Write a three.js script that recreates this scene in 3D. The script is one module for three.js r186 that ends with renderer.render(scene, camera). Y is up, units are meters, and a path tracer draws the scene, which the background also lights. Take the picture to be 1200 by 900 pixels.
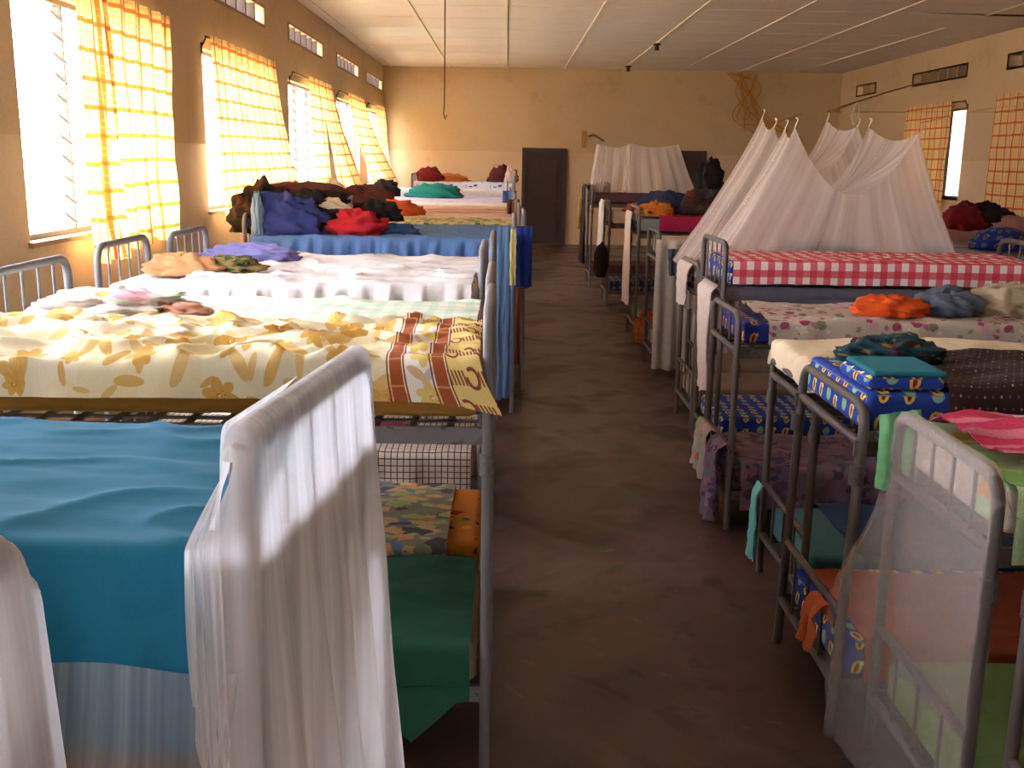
import * as THREE from 'three';
import { RoundedBoxGeometry } from 'three/addons/geometries/RoundedBoxGeometry.js';
import { mergeGeometries, mergeVertices } from 'three/addons/utils/BufferGeometryUtils.js';
import { ImprovedNoise } from 'three/addons/math/ImprovedNoise.js';

// ---------- camera, sky, sun, exposure ----------
const scene = new THREE.Scene();
const renderer = new THREE.WebGLRenderer({ antialias: true });
renderer.toneMapping = THREE.LinearToneMapping;
renderer.toneMappingExposure = 1.14;
renderer.shadowMap.enabled = true;
const camera = new THREE.PerspectiveCamera(2 * Math.atan(450 / 1200) * 180 / Math.PI, 4 / 3, 0.05, 300);
camera.position.set(0, 2, 0);
camera.rotation.order = 'YXZ';
camera.rotation.set(-Math.atan(263 / 1200), -9 / 1200, 0.9 * Math.PI / 180);
scene.background = new THREE.Color().setRGB(19, 19, 22.5);      // hazy bright sky
const sun = new THREE.DirectionalLight(new THREE.Color().setRGB(1, 0.95, 0.88), 44);
sun.position.set(-12, 17, -3); sun.target.position.set(0, 0, -10);
sun.position.add(sun.target.position);
sun.castShadow = true; sun.shadow.mapSize.set(2048, 2048);
Object.assign(sun.shadow.camera, { left: -20, right: 20, top: 20, bottom: -20, near: 1, far: 60 });
scene.add(sun, sun.target);

// ---------- small helpers ----------
const noiseGen = new ImprovedNoise();
const N = (x, y, z = 0) => noiseGen.noise(x + 31.7, y + 17.3, z + 5.1);
const fbm = (x, y, z = 0) => N(x, y, z) + 0.5 * N(2.1 * x, 2.1 * y, z + 3) + 0.25 * N(4.3 * x, 4.3 * y, z + 7);
const ridge = (x, y, z = 0) => 1 - Math.abs(N(x, y, z)) * 2;
let rs = 12345;
const rnd = () => { rs = (rs * 1664525 + 1013904223) >>> 0; return rs / 4294967296; };
const rr = (a, b) => a + (b - a) * rnd();
const clamp = (x, a, b) => Math.min(b, Math.max(a, x));
const lerp = (a, b, t) => a + (b - a) * t;
const smooth = (a, b, x) => { const t = clamp((x - a) / (b - a), 0, 1); return t * t * (3 - 2 * t); };
const V = (x, y, z) => new THREE.Vector3(x, y, z);
const taken = {};
function numbered(n) { if (!(n in taken)) { taken[n] = 0; return n; } taken[n]++; return n + '_' + String(taken[n]).padStart(3, '0'); }
function shade(o) { o.castShadow = true; o.receiveShadow = true; return o; }

// a box with uv in metres
function bx(x0, x1, y0, y1, z0, z1) {
  const g = new THREE.BoxGeometry(Math.abs(x1 - x0), Math.abs(y1 - y0), Math.abs(z1 - z0));
  g.translate((x0 + x1) / 2, (y0 + y1) / 2, (z0 + z1) / 2);
  return metreUV(g);
}
function metreUV(g) {
  const p = g.attributes.position, n = g.attributes.normal, uv = new Float32Array(p.count * 2);
  for (let i = 0; i < p.count; i++) {
    const ax = Math.abs(n.getX(i)), ay = Math.abs(n.getY(i)), az = Math.abs(n.getZ(i));
    const x = p.getX(i), y = p.getY(i), z = p.getZ(i);
    uv[2 * i] = ax > ay && ax > az ? z : x; uv[2 * i + 1] = ay >= ax && ay >= az ? z : y;
  }
  g.setAttribute('uv', new THREE.BufferAttribute(uv, 2));
  return g;
}
function tube(pts, r, radial = 8, seg = 0) {
  const c = new THREE.CatmullRomCurve3(pts.map((p) => p.isVector3 ? p : V(...p)), false, 'centripetal');
  return new THREE.TubeGeometry(c, seg || Math.max(8, pts.length * 4), r, radial, false);
}
function rod(a, b, r, radial = 8) {
  const A = V(...a), Bv = V(...b), d = Bv.clone().sub(A), g = new THREE.CylinderGeometry(r, r, d.length(), radial);
  g.applyQuaternion(new THREE.Quaternion().setFromUnitVectors(V(0, 1, 0), d.clone().normalize()));
  g.translate((A.x + Bv.x) / 2, (A.y + Bv.y) / 2, (A.z + Bv.z) / 2);
  return g;
}
// polyline path with rounded corners, as points for a tube
function rounded(pts, r, steps = 5) {
  const out = [V(...pts[0])];
  for (let i = 1; i < pts.length - 1; i++) {
    const p = V(...pts[i]), a = V(...pts[i - 1]).sub(p).normalize(), b = V(...pts[i + 1]).sub(p).normalize();
    const A = p.clone().addScaledVector(a, r), Bv = p.clone().addScaledVector(b, r);
    for (let k = 0; k <= steps; k++) { const t = k / steps; out.push(A.clone().multiplyScalar((1 - t) * (1 - t)).addScaledVector(p, 2 * t * (1 - t)).addScaledVector(Bv, t * t)); }
  }
  out.push(V(...pts[pts.length - 1]));
  return out;
}
function pipe(points, r, radial = 8) {           // tube along straight pieces, no overshoot
  const path = new THREE.CurvePath();
  for (let i = 1; i < points.length; i++) path.add(new THREE.LineCurve3(points[i - 1], points[i]));
  const rings = [], n = points.length, pos = [], nor = [], idx = [];
  let prev = null;
  for (let i = 0; i < n; i++) {
    const t = points[Math.min(i + 1, n - 1)].clone().sub(points[Math.max(i - 1, 0)]).normalize();
    let u = prev ? prev.clone().addScaledVector(t, -prev.dot(t)).normalize() : (Math.abs(t.y) < 0.9 ? V(0, 1, 0) : V(1, 0, 0)).cross(t).normalize();
    prev = u; const v = t.clone().cross(u);
    for (let k = 0; k < radial; k++) {
      const a = k / radial * Math.PI * 2, d = u.clone().multiplyScalar(Math.cos(a)).addScaledVector(v, Math.sin(a));
      pos.push(points[i].x + d.x * r, points[i].y + d.y * r, points[i].z + d.z * r); nor.push(d.x, d.y, d.z);
    }
  }
  for (let i = 0; i < n - 1; i++) for (let k = 0; k < radial; k++) {
    const a = i * radial + k, b = i * radial + (k + 1) % radial, c = a + radial, d = b + radial;
    idx.push(a, b, c, b, d, c);
  }
  const g = new THREE.BufferGeometry();
  g.setAttribute('position', new THREE.Float32BufferAttribute(pos, 3));
  g.setAttribute('normal', new THREE.Float32BufferAttribute(nor, 3));
  g.setAttribute('uv', new THREE.Float32BufferAttribute(new Array(pos.length / 3 * 2).fill(0), 2));
  g.setIndex(idx);
  return g;
}
// cloth: a grid surface, with thickness th (0 = a single sheet as netting is)
function cloth(nu, nv, f, th = 0.006) {
  const P = [], U = [];
  for (let j = 0; j <= nv; j++) for (let i = 0; i <= nu; i++) { const q = f(i / nu, j / nv); P.push(q[0], q[1], q[2]); U.push(q[3], q[4]); }
  const idx = [], W = nu + 1;
  for (let j = 0; j < nv; j++) for (let i = 0; i < nu; i++) { const a = j * W + i; idx.push(a, a + 1, a + W, a + 1, a + W + 1, a + W); }
  const g = new THREE.BufferGeometry();
  g.setAttribute('position', new THREE.Float32BufferAttribute(P, 3));
  g.setAttribute('uv', new THREE.Float32BufferAttribute(U, 2));
  g.setIndex(idx); g.computeVertexNormals();
  if (!th) return g;
  const n = g.attributes.normal.array, c = W * (nv + 1), P2 = P.slice(), U2 = U.slice(), N2 = Array.from(n);
  for (let i = 0; i < c; i++) { P2.push(P[3 * i] - n[3 * i] * th, P[3 * i + 1] - n[3 * i + 1] * th, P[3 * i + 2] - n[3 * i + 2] * th); U2.push(U[2 * i], U[2 * i + 1]); N2.push(-n[3 * i], -n[3 * i + 1], -n[3 * i + 2]); }
  const I2 = idx.slice();
  for (let k = 0; k < idx.length; k += 3) I2.push(idx[k] + c, idx[k + 2] + c, idx[k + 1] + c);
  const rim = (a, b) => I2.push(a, a + c, b, b, a + c, b + c);
  for (let i = 0; i < nu; i++) { rim(i + 1, i); rim(nv * W + i, nv * W + i + 1); }
  for (let j = 0; j < nv; j++) { rim(j * W, (j + 1) * W); rim((j + 1) * W + nu, j * W + nu); }
  const h = new THREE.BufferGeometry();
  h.setAttribute('position', new THREE.Float32BufferAttribute(P2, 3));
  h.setAttribute('normal', new THREE.Float32BufferAttribute(N2, 3));
  h.setAttribute('uv', new THREE.Float32BufferAttribute(U2, 2));
  h.setIndex(I2);
  return h;
}
const plain = (g) => { for (const k of Object.keys(g.attributes)) if (!['position', 'normal', 'uv'].includes(k)) g.deleteAttribute(k); return g.index ? g.toNonIndexed() : g; };
const join = (list) => list.length === 1 ? list[0] : mergeGeometries(list.map(plain));
function part(name, geos, m, parent, label) {
  const o = shade(new THREE.Mesh(join([].concat(geos)), m)); o.name = name; parent.add(o);
  if (label) o.userData.label = label;
  return o;
}
function group(name, x, y, z, label, category, grp, kind) {
  const o = new THREE.Group(); o.name = numbered(name); o.position.set(x, y, z); scene.add(o);
  if (label) o.userData.label = label; if (category) o.userData.category = category; if (grp) o.userData.group = grp; if (kind) o.userData.kind = kind;
  return o;
}
// one-mesh thing: geometry comes in world metres and is re-centred on the thing's base
function thing(name, geos, m, label, category, grp, kind) {
  const g = join([].concat(geos)); g.computeBoundingBox();
  const b = g.boundingBox, cx = (b.min.x + b.max.x) / 2, cz = (b.min.z + b.max.z) / 2, by = b.min.y;
  g.translate(-cx, -by, -cz);
  const o = shade(new THREE.Mesh(g, m)); o.name = numbered(name); o.position.set(cx, by, cz); scene.add(o);
  if (label) o.userData.label = label; if (category) o.userData.category = category; if (grp) o.userData.group = grp; if (kind) o.userData.kind = kind;
  return o;
}
function addPart(t, name, geos, m, label) {        // a part given in world metres under a thing made by thing() or group()
  const g = join([].concat(geos)); t.updateMatrixWorld(true); g.applyMatrix4(t.matrixWorld.clone().invert());
  return part(name, g, m, t, label);
}

// ---------- textures ----------
function tex(w, h, mw, mh, draw) {
  const c = document.createElement('canvas'); c.width = w; c.height = h;
  const k = c.getContext('2d'); draw(k, w, h);
  const t = new THREE.CanvasTexture(c); t.colorSpace = THREE.SRGBColorSpace; t.wrapS = t.wrapT = THREE.RepeatWrapping; t.repeat.set(1 / mw, 1 / mh);
  t.magFilter = THREE.LinearFilter;
  return t;
}
function speckle(k, w, h, amount, cell = 1) {
  const im = k.getImageData(0, 0, w, h), d = im.data;
  for (let y = 0; y < h; y += cell) for (let x = 0; x < w; x += cell) {
    const v = (rnd() - 0.5) * amount;
    for (let b = 0; b < cell && y + b < h; b++) for (let a = 0; a < cell && x + a < w; a++) { const i = ((y + b) * w + x + a) * 4; d[i] += v; d[i + 1] += v; d[i + 2] += v; }
  }
  k.putImageData(im, 0, 0);
}
// tileable blotches
function tnoise(x, y, per, z) { const a = x / per * Math.PI * 2, b = y / per * Math.PI * 2, r = per / 6.283; return noiseGen.noise(r * Math.cos(a) + 40, r * Math.sin(a) + r * Math.cos(b) * 0.999 + 40 + z, r * Math.sin(b) + 40); }
function mottled(size, metres, base, stops, seed) {
  return tex(size, size, metres, metres, (k, w, h) => {
    const im = k.createImageData(w, h);
    for (let y = 0; y < h; y++) for (let x = 0; x < w; x++) {
      const u = x / w, v = y / h;
      let c = base.slice();
      for (const s of stops) {
        const n = tnoise(u * s.f, v * s.f, s.f, seed + s.f) * 0.6 + tnoise(u * s.f * 2, v * s.f * 2, s.f * 2, seed + 9) * 0.3 + tnoise(u * s.f * 4, v * s.f * 4, s.f * 4, seed + 4) * 0.2;
        const t = smooth(s.lo, s.hi, n) * s.k;
        c = c.map((q, i) => lerp(q, s.c[i], t));
      }
      const g = (rnd() - 0.5) * 10, i = (y * w + x) * 4;
      im.data[i] = c[0] + g; im.data[i + 1] = c[1] + g; im.data[i + 2] = c[2] + g; im.data[i + 3] = 255;
    }
    k.putImageData(im, 0, 0);
  });
}
const T = {};
T.wall = mottled(512, 4, [203, 177, 138], [{ f: 5, lo: 0.0, hi: 0.5, k: 0.35, c: [188, 160, 118] }, { f: 11, lo: 0.25, hi: 0.5, k: 0.25, c: [176, 144, 104] }], 1);
T.dado = mottled(512, 4, [212, 185, 148], [{ f: 6, lo: 0.0, hi: 0.5, k: 0.35, c: [200, 168, 126] }, { f: 13, lo: 0.2, hi: 0.5, k: 0.3, c: [184, 152, 112] }], 2);
T.ceil = mottled(256, 1.35, [226, 216, 210], [{ f: 4, lo: 0.1, hi: 0.6, k: 0.3, c: [208, 196, 188] }], 3);
T.floor = mottled(1024, 4.2, [80, 60, 51], [{ f: 5, lo: -0.15, hi: 0.4, k: 0.75, c: [56, 43, 38] }, { f: 12, lo: 0.08, hi: 0.4, k: 0.6, c: [104, 80, 66] }, { f: 24, lo: 0.15, hi: 0.4, k: 0.6, c: [44, 36, 33] }, { f: 40, lo: 0.38, hi: 0.6, k: 0.45, c: [138, 112, 92] }], 5);
T.floorRough = mottled(512, 3.1, [120, 120, 120], [{ f: 7, lo: -0.1, hi: 0.4, k: 0.9, c: [190, 190, 190] }], 6); T.floorRough.colorSpace = THREE.NoColorSpace;
T.plaid = tex(256, 256, 0.38, 0.38, (k, w) => {
  k.fillStyle = '#f3d892'; k.fillRect(0, 0, w, w);
  k.globalAlpha = 0.9; k.fillStyle = '#d8601c';
  for (const p of [44, 172]) { k.fillRect(p, 0, 22, w); k.fillRect(0, p, w, 22); }
  k.globalAlpha = 0.4; k.fillStyle = '#e6a040';
  for (const p of [12, 108, 140, 236]) { k.fillRect(p, 0, 8, w); k.fillRect(0, p, w, 8); }
  k.globalAlpha = 0.8; k.fillStyle = '#b8541c'; for (const p of [44, 172]) for (const q of [44, 172]) k.fillRect(p + 2, q + 2, 18, 18);
  k.globalAlpha = 1; speckle(k, w, w, 14, 2);
});
function flower(k, x, y, r, petals, fill, core, rot = 0) {
  k.save(); k.translate(x, y); k.rotate(rot); k.fillStyle = fill;
  for (let i = 0; i < petals; i++) { k.rotate(Math.PI * 2 / petals); k.beginPath(); k.ellipse(r * 0.55, 0, r * 0.5, r * 0.34, 0, 0, 7); k.fill(); }
  k.fillStyle = core; for (let i = 0; i < 9; i++) { k.rotate(0.7); k.fillRect(r * 0.08 + r * 0.03 * i, 0, r * 0.06, r * 0.06); }
  k.restore();
}
function leaf(k, x, y, l, rot, fill) { k.save(); k.translate(x, y); k.rotate(rot); k.fillStyle = fill; k.beginPath(); k.ellipse(l / 2, 0, l / 2, l * 0.17, 0, 0, 7); k.fill(); k.restore(); }
// the yellow sheet, 2.1 m x 1.25 m: u from the aisle end, v from the near hem
T.yellow = tex(2016, 1200, 2.1, 1.25, (k, w, h) => {
  const m = w / 2.1;
  k.fillStyle = '#f0e6c4'; k.fillRect(0, 0, w, h);
  for (let i = 0; i < 60; i++) { k.globalAlpha = 0.25; k.fillStyle = i % 2 ? '#e8cf86' : '#f5ebcb'; k.beginPath(); k.ellipse(rr(0, w), rr(0, h), rr(40, 160), rr(30, 110), rr(0, 3), 0, 7); k.fill(); }
  for (let i = 0; i < 330; i++) {
    const x = rr(0.32, 2.08) * m, y = rr(0, h);
    k.globalAlpha = 0.85; leaf(k, x, y, rr(0.05, 0.11) * m, rr(0, 6.3), rnd() < 0.5 ? '#d9ab56' : '#e0bb70');
    if (i % 4 === 0) flower(k, x + rr(-30, 30), y + rr(-30, 30), rr(0.03, 0.055) * m, 6, '#d6a548', '#8a3f1a', rr(0, 6));
  }
  k.globalAlpha = 1;
  k.fillStyle = '#efe7dc'; k.fillRect(0.17 * m, 0, 0.09 * m, h);
  for (let y = 30; y < h; y += 105) { flower(k, (0.205 + 0.015 * Math.sin(y)) * m, y, 0.042 * m, 6, '#e2c772', '#7c4a3a', y); leaf(k, 0.17 * m, y + 40, 50, 0.6, '#cfc3b8'); leaf(k, 0.2 * m, y + 62, 55, -0.5, '#d9b98c'); }
  for (const x of [0.265, 0.138]) { k.fillStyle = '#a4532a'; k.fillRect(x * m, 0, 0.036 * m, h); k.fillStyle = '#7d2f3c'; k.fillRect((x - 0.008) * m, 0, 4, h); k.fillRect((x + 0.041) * m, 0, 4, h); k.fillStyle = '#c98a58'; for (let y = 0; y < h; y += 64) k.fillRect(x * m, y, 0.036 * m, 5); }
  k.fillStyle = '#e9cf83'; k.fillRect(0, 0, 0.13 * m, h);
  k.strokeStyle = '#8c4a34'; k.lineWidth = 7;
  for (let y = 20; y < h; y += 62) for (let c = 0; c < 3; c++) {
    const x = (0.02 + c * 0.045) * m;
    if ((c + y / 62 | 0) % 2) { k.beginPath(); k.arc(x, y, 16, 0, 5.4); k.stroke(); } else { k.lineWidth = 5; for (let q = -2; q < 3; q++) { k.beginPath(); k.moveTo(x + q * 10 - 3, y + 12); k.lineTo(x + q * 10 + 3, y - 12); k.stroke(); } k.lineWidth = 7; }
  }
  speckle(k, w, h, 8, 2);
});
T.gingham = tex(128, 128, 0.09, 0.09, (k, w) => { k.fillStyle = '#e9d9d2'; k.fillRect(0, 0, w, w); k.fillStyle = 'rgba(205,30,48,0.62)'; k.fillRect(0, 0, w / 2, w); k.fillRect(0, 0, w, w / 2); speckle(k, w, w, 16, 2); });
function blots(size, metres, base, cols, n, lo, hi, seed, stretch = 1.8) {
  return tex(size, size, metres, metres, (k, w) => {
    rs = seed; k.fillStyle = base; k.fillRect(0, 0, w, w);
    for (let i = 0; i < n; i++) {
      const x = rr(0, w), y = rr(0, w), r = rr(lo, hi), a = rr(-0.5, 0.5); k.fillStyle = cols[Math.floor(rnd() * cols.length)];
      for (const dx of [-w, 0, w]) for (const dy of [-w, 0, w]) { k.beginPath(); for (let q = 0; q <= 10; q++) { const t = q / 10 * 6.283, R = r * (0.75 + 0.4 * Math.sin(3 * t + i) * Math.cos(2 * t + i * 2)); const px = x + dx + Math.cos(t + a) * R * stretch, py = y + dy + Math.sin(t) * R; q ? k.lineTo(px, py) : k.moveTo(px, py); } k.fill(); }
    }
    speckle(k, w, w, 18, 2);
  });
}
T.camo = blots(512, 0.62, '#8d8a6e', ['#d8a25e', '#56554a', '#6d7f95', '#a9b06c', '#d9b06e', '#4d5a66', '#b9b78a'], 130, 14, 34, 77);
T.batik = blots(512, 0.5, '#d0781c', ['#b02a26', '#e39a24', '#3a2a22', '#7c8a2c'], 40, 10, 40, 31, 1.2);
T.floral = blots(512, 0.6, '#b7a796', ['#a2667c', '#7e8a5e', '#cdbcae', '#8e3a58', '#6c7a55', '#c78fa0'], 150, 6, 26, 91, 1.3);
T.greenfloral = blots(256, 0.5, '#cdbf86', ['#5f7a34', '#7f9444', '#d7c79a', '#4a6a3a'], 80, 8, 24, 11, 1.4);
T.purple = blots(512, 0.6, '#7c6a78', ['#5c4c68', '#8f7a80', '#6a7688', '#97707c', '#4c4658'], 90, 10, 40, 61, 1.4);
T.tan = blots(512, 0.7, '#b7a48c', ['#9a7447', '#a98758', '#c6b8a2', '#8c6a42'], 60, 5, 20, 44, 1.2);
T.pastel = blots(512, 0.9, '#d9cfc6', ['#bfe0b4', '#efe4da', '#e8a9b4', '#e2a25a', '#cfe6c8', '#e9dfd4'], 70, 14, 54, 23, 1.2);
T.dirtywhite = blots(512, 1.0, '#d8cdc4', ['#e6ddd6', '#a5765c', '#e9e2da', '#cabab0'], 26, 16, 60, 15, 1.6);
T.pinkwhite = tex(256, 256, 1.0, 0.36, (k, w) => { k.fillStyle = '#dccbc0'; k.fillRect(0, 0, w, w); k.fillStyle = '#d0325e'; for (let i = 0; i < 3; i++) { k.fillRect(0, 20 + i * 85, w, 46); } k.fillStyle = 'rgba(208,50,94,0.55)'; k.fillRect(20, 0, 70, w); speckle(k, w, w, 22, 2); });
T.check = tex(256, 256, 0.26, 0.26, (k, w) => { k.fillStyle = '#cdb9a6'; k.fillRect(0, 0, w, w); k.fillStyle = '#3a2c34'; for (let i = 0; i < 8; i++) { k.fillRect(i * 32, 0, 5, w); k.fillRect(0, i * 32, w, 5); } speckle(k, w, w, 14, 2); });
T.mintcheck = tex(256, 256, 0.3, 0.3, (k, w) => { k.fillStyle = '#e6e6d6'; k.fillRect(0, 0, w, w); k.fillStyle = 'rgba(150,205,170,0.3)'; for (let i = 0; i < 4; i++) { k.fillRect(i * 64, 0, 30, w); k.fillRect(0, i * 64, w, 30); } speckle(k, w, w, 10, 2); });
T.bluewhite = tex(256, 256, 0.5, 0.5, (k, w) => { k.fillStyle = '#dfe0ea'; k.fillRect(0, 0, w, w); k.fillStyle = '#4a5a9a'; for (let i = 0; i < 22; i++) k.fillRect(rr(0, w), rr(0, w), 36, 10); speckle(k, w, w, 12, 2); });
T.trim = tex(64, 256, 0.09, 0.9, (k, w, h) => { k.fillStyle = '#e9ded2'; k.fillRect(0, 0, w, h); k.fillStyle = '#8a6a50'; k.fillRect(12, 226, 34, 18); speckle(k, w, h, 10, 2); });
T.pinkline = tex(64, 256, 0.3, 0.5, (k, w, h) => { k.fillStyle = '#e3d5cb'; k.fillRect(0, 0, w, h); for (let y = 6; y < h; y += 42) { k.fillStyle = '#c99a94'; k.fillRect(0, y, w, 10); k.fillStyle = '#b98a5e'; k.fillRect(0, y + 20, w, 4); } speckle(k, w, h, 10, 2); });
T.brown = tex(256, 256, 0.22, 0.22, (k, w) => { k.fillStyle = '#2c1a18'; k.fillRect(0, 0, w, w); for (let y = 0; y < 8; y++) for (let x = 0; x < 8; x++) { k.fillStyle = (x + y) % 3 ? '#6a4638' : '#a88a62'; k.beginPath(); k.arc(x * 32 + (y % 2) * 16 + 8, y * 32 + 16, 4.5, 0, 7); k.fill(); } speckle(k, w, w, 12, 2); });
T.bluemat = tex(512, 512, 0.44, 0.44, (k, w) => {
  rs = 5; k.fillStyle = '#1d3f9e'; k.fillRect(0, 0, w, w);
  for (let i = 0; i < 5; i++) for (let j = 0; j < 5; j++) {
    const x = i * 102 + 24 + rr(-10, 10), y = j * 102 + 30 + rr(-12, 12);
    if ((i + j) % 3 === 2) { k.fillStyle = '#7fb39a'; k.beginPath(); k.ellipse(x + 20, y + 20, 26, 34, 0.4, 0, 7); k.fill(); k.fillStyle = '#c8b04c'; k.fillRect(x + 6, y + 14, 26, 10); }
    else { k.fillStyle = '#e2c34a'; k.beginPath(); k.ellipse(x + 18, y + 26, 22, 36, 0.2, 0, 7); k.fill(); k.fillStyle = '#7c2424'; k.beginPath(); k.ellipse(x + 18, y + 26, 9, 24, 0.2, 0, 7); k.fill(); k.fillStyle = '#e9e2c2'; k.fillRect(x + 34, y - 6, 14, 20); }
  }
  speckle(k, w, w, 14, 2);
});
T.dark = blots(256, 0.5, '#2a2326', ['#4a2420', '#20283f', '#3d3a2a', '#5a2a24', '#171a22'], 60, 8, 28, 8, 1.3);
T.darkgreen = blots(256, 0.4, '#0f3a44', ['#5c1c22', '#0c2028', '#13505a', '#7a6a3a', '#101a24'], 50, 6, 20, 18, 1.6);
T.wood = tex(256, 512, 1, 2, (k, w, h) => { k.fillStyle = '#3a2a24'; k.fillRect(0, 0, w, h); for (let i = 0; i < 260; i++) { k.globalAlpha = 0.25; k.fillStyle = i % 2 ? '#2a1d18' : '#49362c'; k.fillRect(rr(0, w), rr(0, h), 2, rr(30, 200)); } k.globalAlpha = 1; });
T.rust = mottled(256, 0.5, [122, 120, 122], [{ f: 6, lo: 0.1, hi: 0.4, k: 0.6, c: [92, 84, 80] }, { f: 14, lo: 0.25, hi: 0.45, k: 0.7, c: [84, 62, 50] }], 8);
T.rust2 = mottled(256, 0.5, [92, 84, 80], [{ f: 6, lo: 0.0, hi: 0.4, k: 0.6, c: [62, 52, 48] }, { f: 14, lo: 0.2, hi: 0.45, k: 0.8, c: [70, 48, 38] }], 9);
T.weave = mottled(256, 0.5, [238, 238, 238], [{ f: 9, lo: 0.0, hi: 0.5, k: 0.5, c: [216, 216, 216] }], 12);

// ---------- materials ----------
const S = (o) => new THREE.MeshStandardMaterial({ roughness: 0.9, side: THREE.DoubleSide, ...o });
const fabric = (map, color = '#ffffff', o = {}) => S({ map, color: new THREE.Color(color), roughness: 0.95, ...o });
const solid = (color) => fabric(T.weave, color);
// netting: thin white mesh whose weave lies denser where it is gathered into folds
function net(color, lo, hi, mw, trans, seed) {
  const alphaMap = tex(1024, 64, mw, 8, (k, w, h) => {
    const im = k.createImageData(w, h);
    for (let x = 0; x < w; x++) { const n = 0.5 + 0.55 * noiseGen.noise(x * 0.035, seed, 0.5) + 0.5 * noiseGen.noise(x * 0.11, seed + 3, 0.5) + 0.25 * noiseGen.noise(x * 0.3, seed + 6, 0.5); for (let y = 0; y < h; y++) { const i = (y * w + x) * 4, v = 255 * lerp(lo, hi, Math.pow(clamp(n, 0, 1), 1.6)); im.data[i] = im.data[i + 1] = im.data[i + 2] = v; im.data[i + 3] = 255; } }
    k.putImageData(im, 0, 0);
  });
  alphaMap.colorSpace = THREE.NoColorSpace;
  return new THREE.MeshPhysicalMaterial({ color, alphaMap, transparent: true, roughness: 1, transmission: trans, thickness: 0, specularIntensity: 0, side: THREE.DoubleSide });
}
const M = {
  wall: S({ map: T.wall, roughness: 0.85 }), dado: S({ map: T.dado, roughness: 0.42 }), ceil: S({ map: T.ceil, roughness: 0.9 }),
  strip: S({ color: '#e4d8c8', roughness: 0.7 }), void: S({ color: '#1a1512' }),
  floor: S({ map: T.floor, roughnessMap: T.floorRough, roughness: 0.8 }),
  frame: S({ color: '#6a6058', roughness: 0.6 }), sill: S({ color: '#a38a6c', roughness: 0.8 }), fin: S({ color: '#5c4f48', roughness: 0.9 }),
  glass: new THREE.MeshPhysicalMaterial({ color: '#f4f8f6', transmission: 1, thickness: 0, roughness: 0.02, ior: 1.5, specularIntensity: 0.15, side: THREE.DoubleSide }),
  curtain: new THREE.MeshPhysicalMaterial({ map: T.plaid, transmission: 0.4, thickness: 0, roughness: 1, side: THREE.DoubleSide }),
  rod: S({ color: '#3c2f2a', roughness: 0.5 }),
  door: S({ map: T.wood, roughness: 0.7 }), doorFrame: S({ color: '#40322a', roughness: 0.7 }),
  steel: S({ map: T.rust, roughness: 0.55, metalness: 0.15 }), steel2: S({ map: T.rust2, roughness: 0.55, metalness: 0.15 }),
  netDense: net('#fbfafc', 0.7, 0.92, 1.6, 0.5, 3), net: net('#efe4dc', 0.28, 0.56, 7, 0.4, 7), netSide: net('#f4f0f0', 0.28, 0.62, 2.0, 0.45, 11), netPlain: new THREE.MeshPhysicalMaterial({ color: '#f0e6de', transparent: true, opacity: 0.24, roughness: 1, transmission: 0.35, thickness: 0, specularIntensity: 0, side: THREE.DoubleSide }), netThin: net('#e8dcd2', 0.27, 0.42, 3, 0.35, 13),
  cord: S({ color: '#d9c9a8' }), cordDark: S({ color: '#5a4632' }), wood: S({ color: '#c29a58', roughness: 0.7 }), orangeCord: S({ color: '#c8872c' }),
  foam: solid('#b8863a'), grass: S({ color: '#cdbfa4' }), plaster: S({ color: '#cfc3ae' }),
};

// ---------- the room ----------
const XL = -2.95, XR = 7.87, ZF = -25.12, ZB = 3.0, HC = 4.1, TH = 0.2, DADO = 2.1;
const SILL = 1.45, HEAD = 3.0, V0 = 3.53, V1 = 3.72;
const winL = [-1.4, 2.5, 6.4, 10.3, 14.25, 18.2, 22.0].map((d) => [d, d + (d < 0 ? 1.0 : 2.7)]);
const winR = [14.3, 18.15].map((d) => [d, d + 2.6]);
const ventL = winL.map(([a, b]) => [a + 0.12, b - 0.08]);
const ventR = [[14.3, 16.8], [18.3, 20.68], [22.77, 23.97]];
function sideWall(name, x0, x1, wins, vents) {
  const zs = [-ZB, -ZF]; for (const [a, b] of [...wins, ...vents]) zs.push(a, b); zs.sort((a, b) => a - b);
  const lo = [], up = [];
  const inside = (d, list) => list.some(([a, b]) => d > a && d < b);
  for (let i = 0; i < zs.length - 1; i++) {
    if (zs[i + 1] - zs[i] < 1e-4) continue;
    const d = (zs[i] + zs[i + 1]) / 2, z0 = -zs[i], z1 = -zs[i + 1], w = inside(d, wins), v = inside(d, vents);
    const put = (list, a, b) => list.push(bx(x0, x1, a, b, z0, z1));
    put(lo, 0, w ? SILL : DADO); if (!w) put(up, DADO, HEAD);
    if (v) { put(up, HEAD, V0); put(up, V1, HC + 0.1); } else put(up, HEAD, HC + 0.1);
  }
  const wobj = shade(new THREE.Mesh(join(up), M.wall)); wobj.name = name; wobj.userData.kind = 'structure'; scene.add(wobj);
  part('lower_wall', lo, M.dado, wobj, 'glossier painted lower band of the wall');
  return wobj;
}
sideWall('wall_left', XL - TH, XL, winL, ventL);
sideWall('wall_right', XR, XR + TH, winR, ventR);
const doorB = [0.55, 1.35];      // an open door behind the photographer
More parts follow.
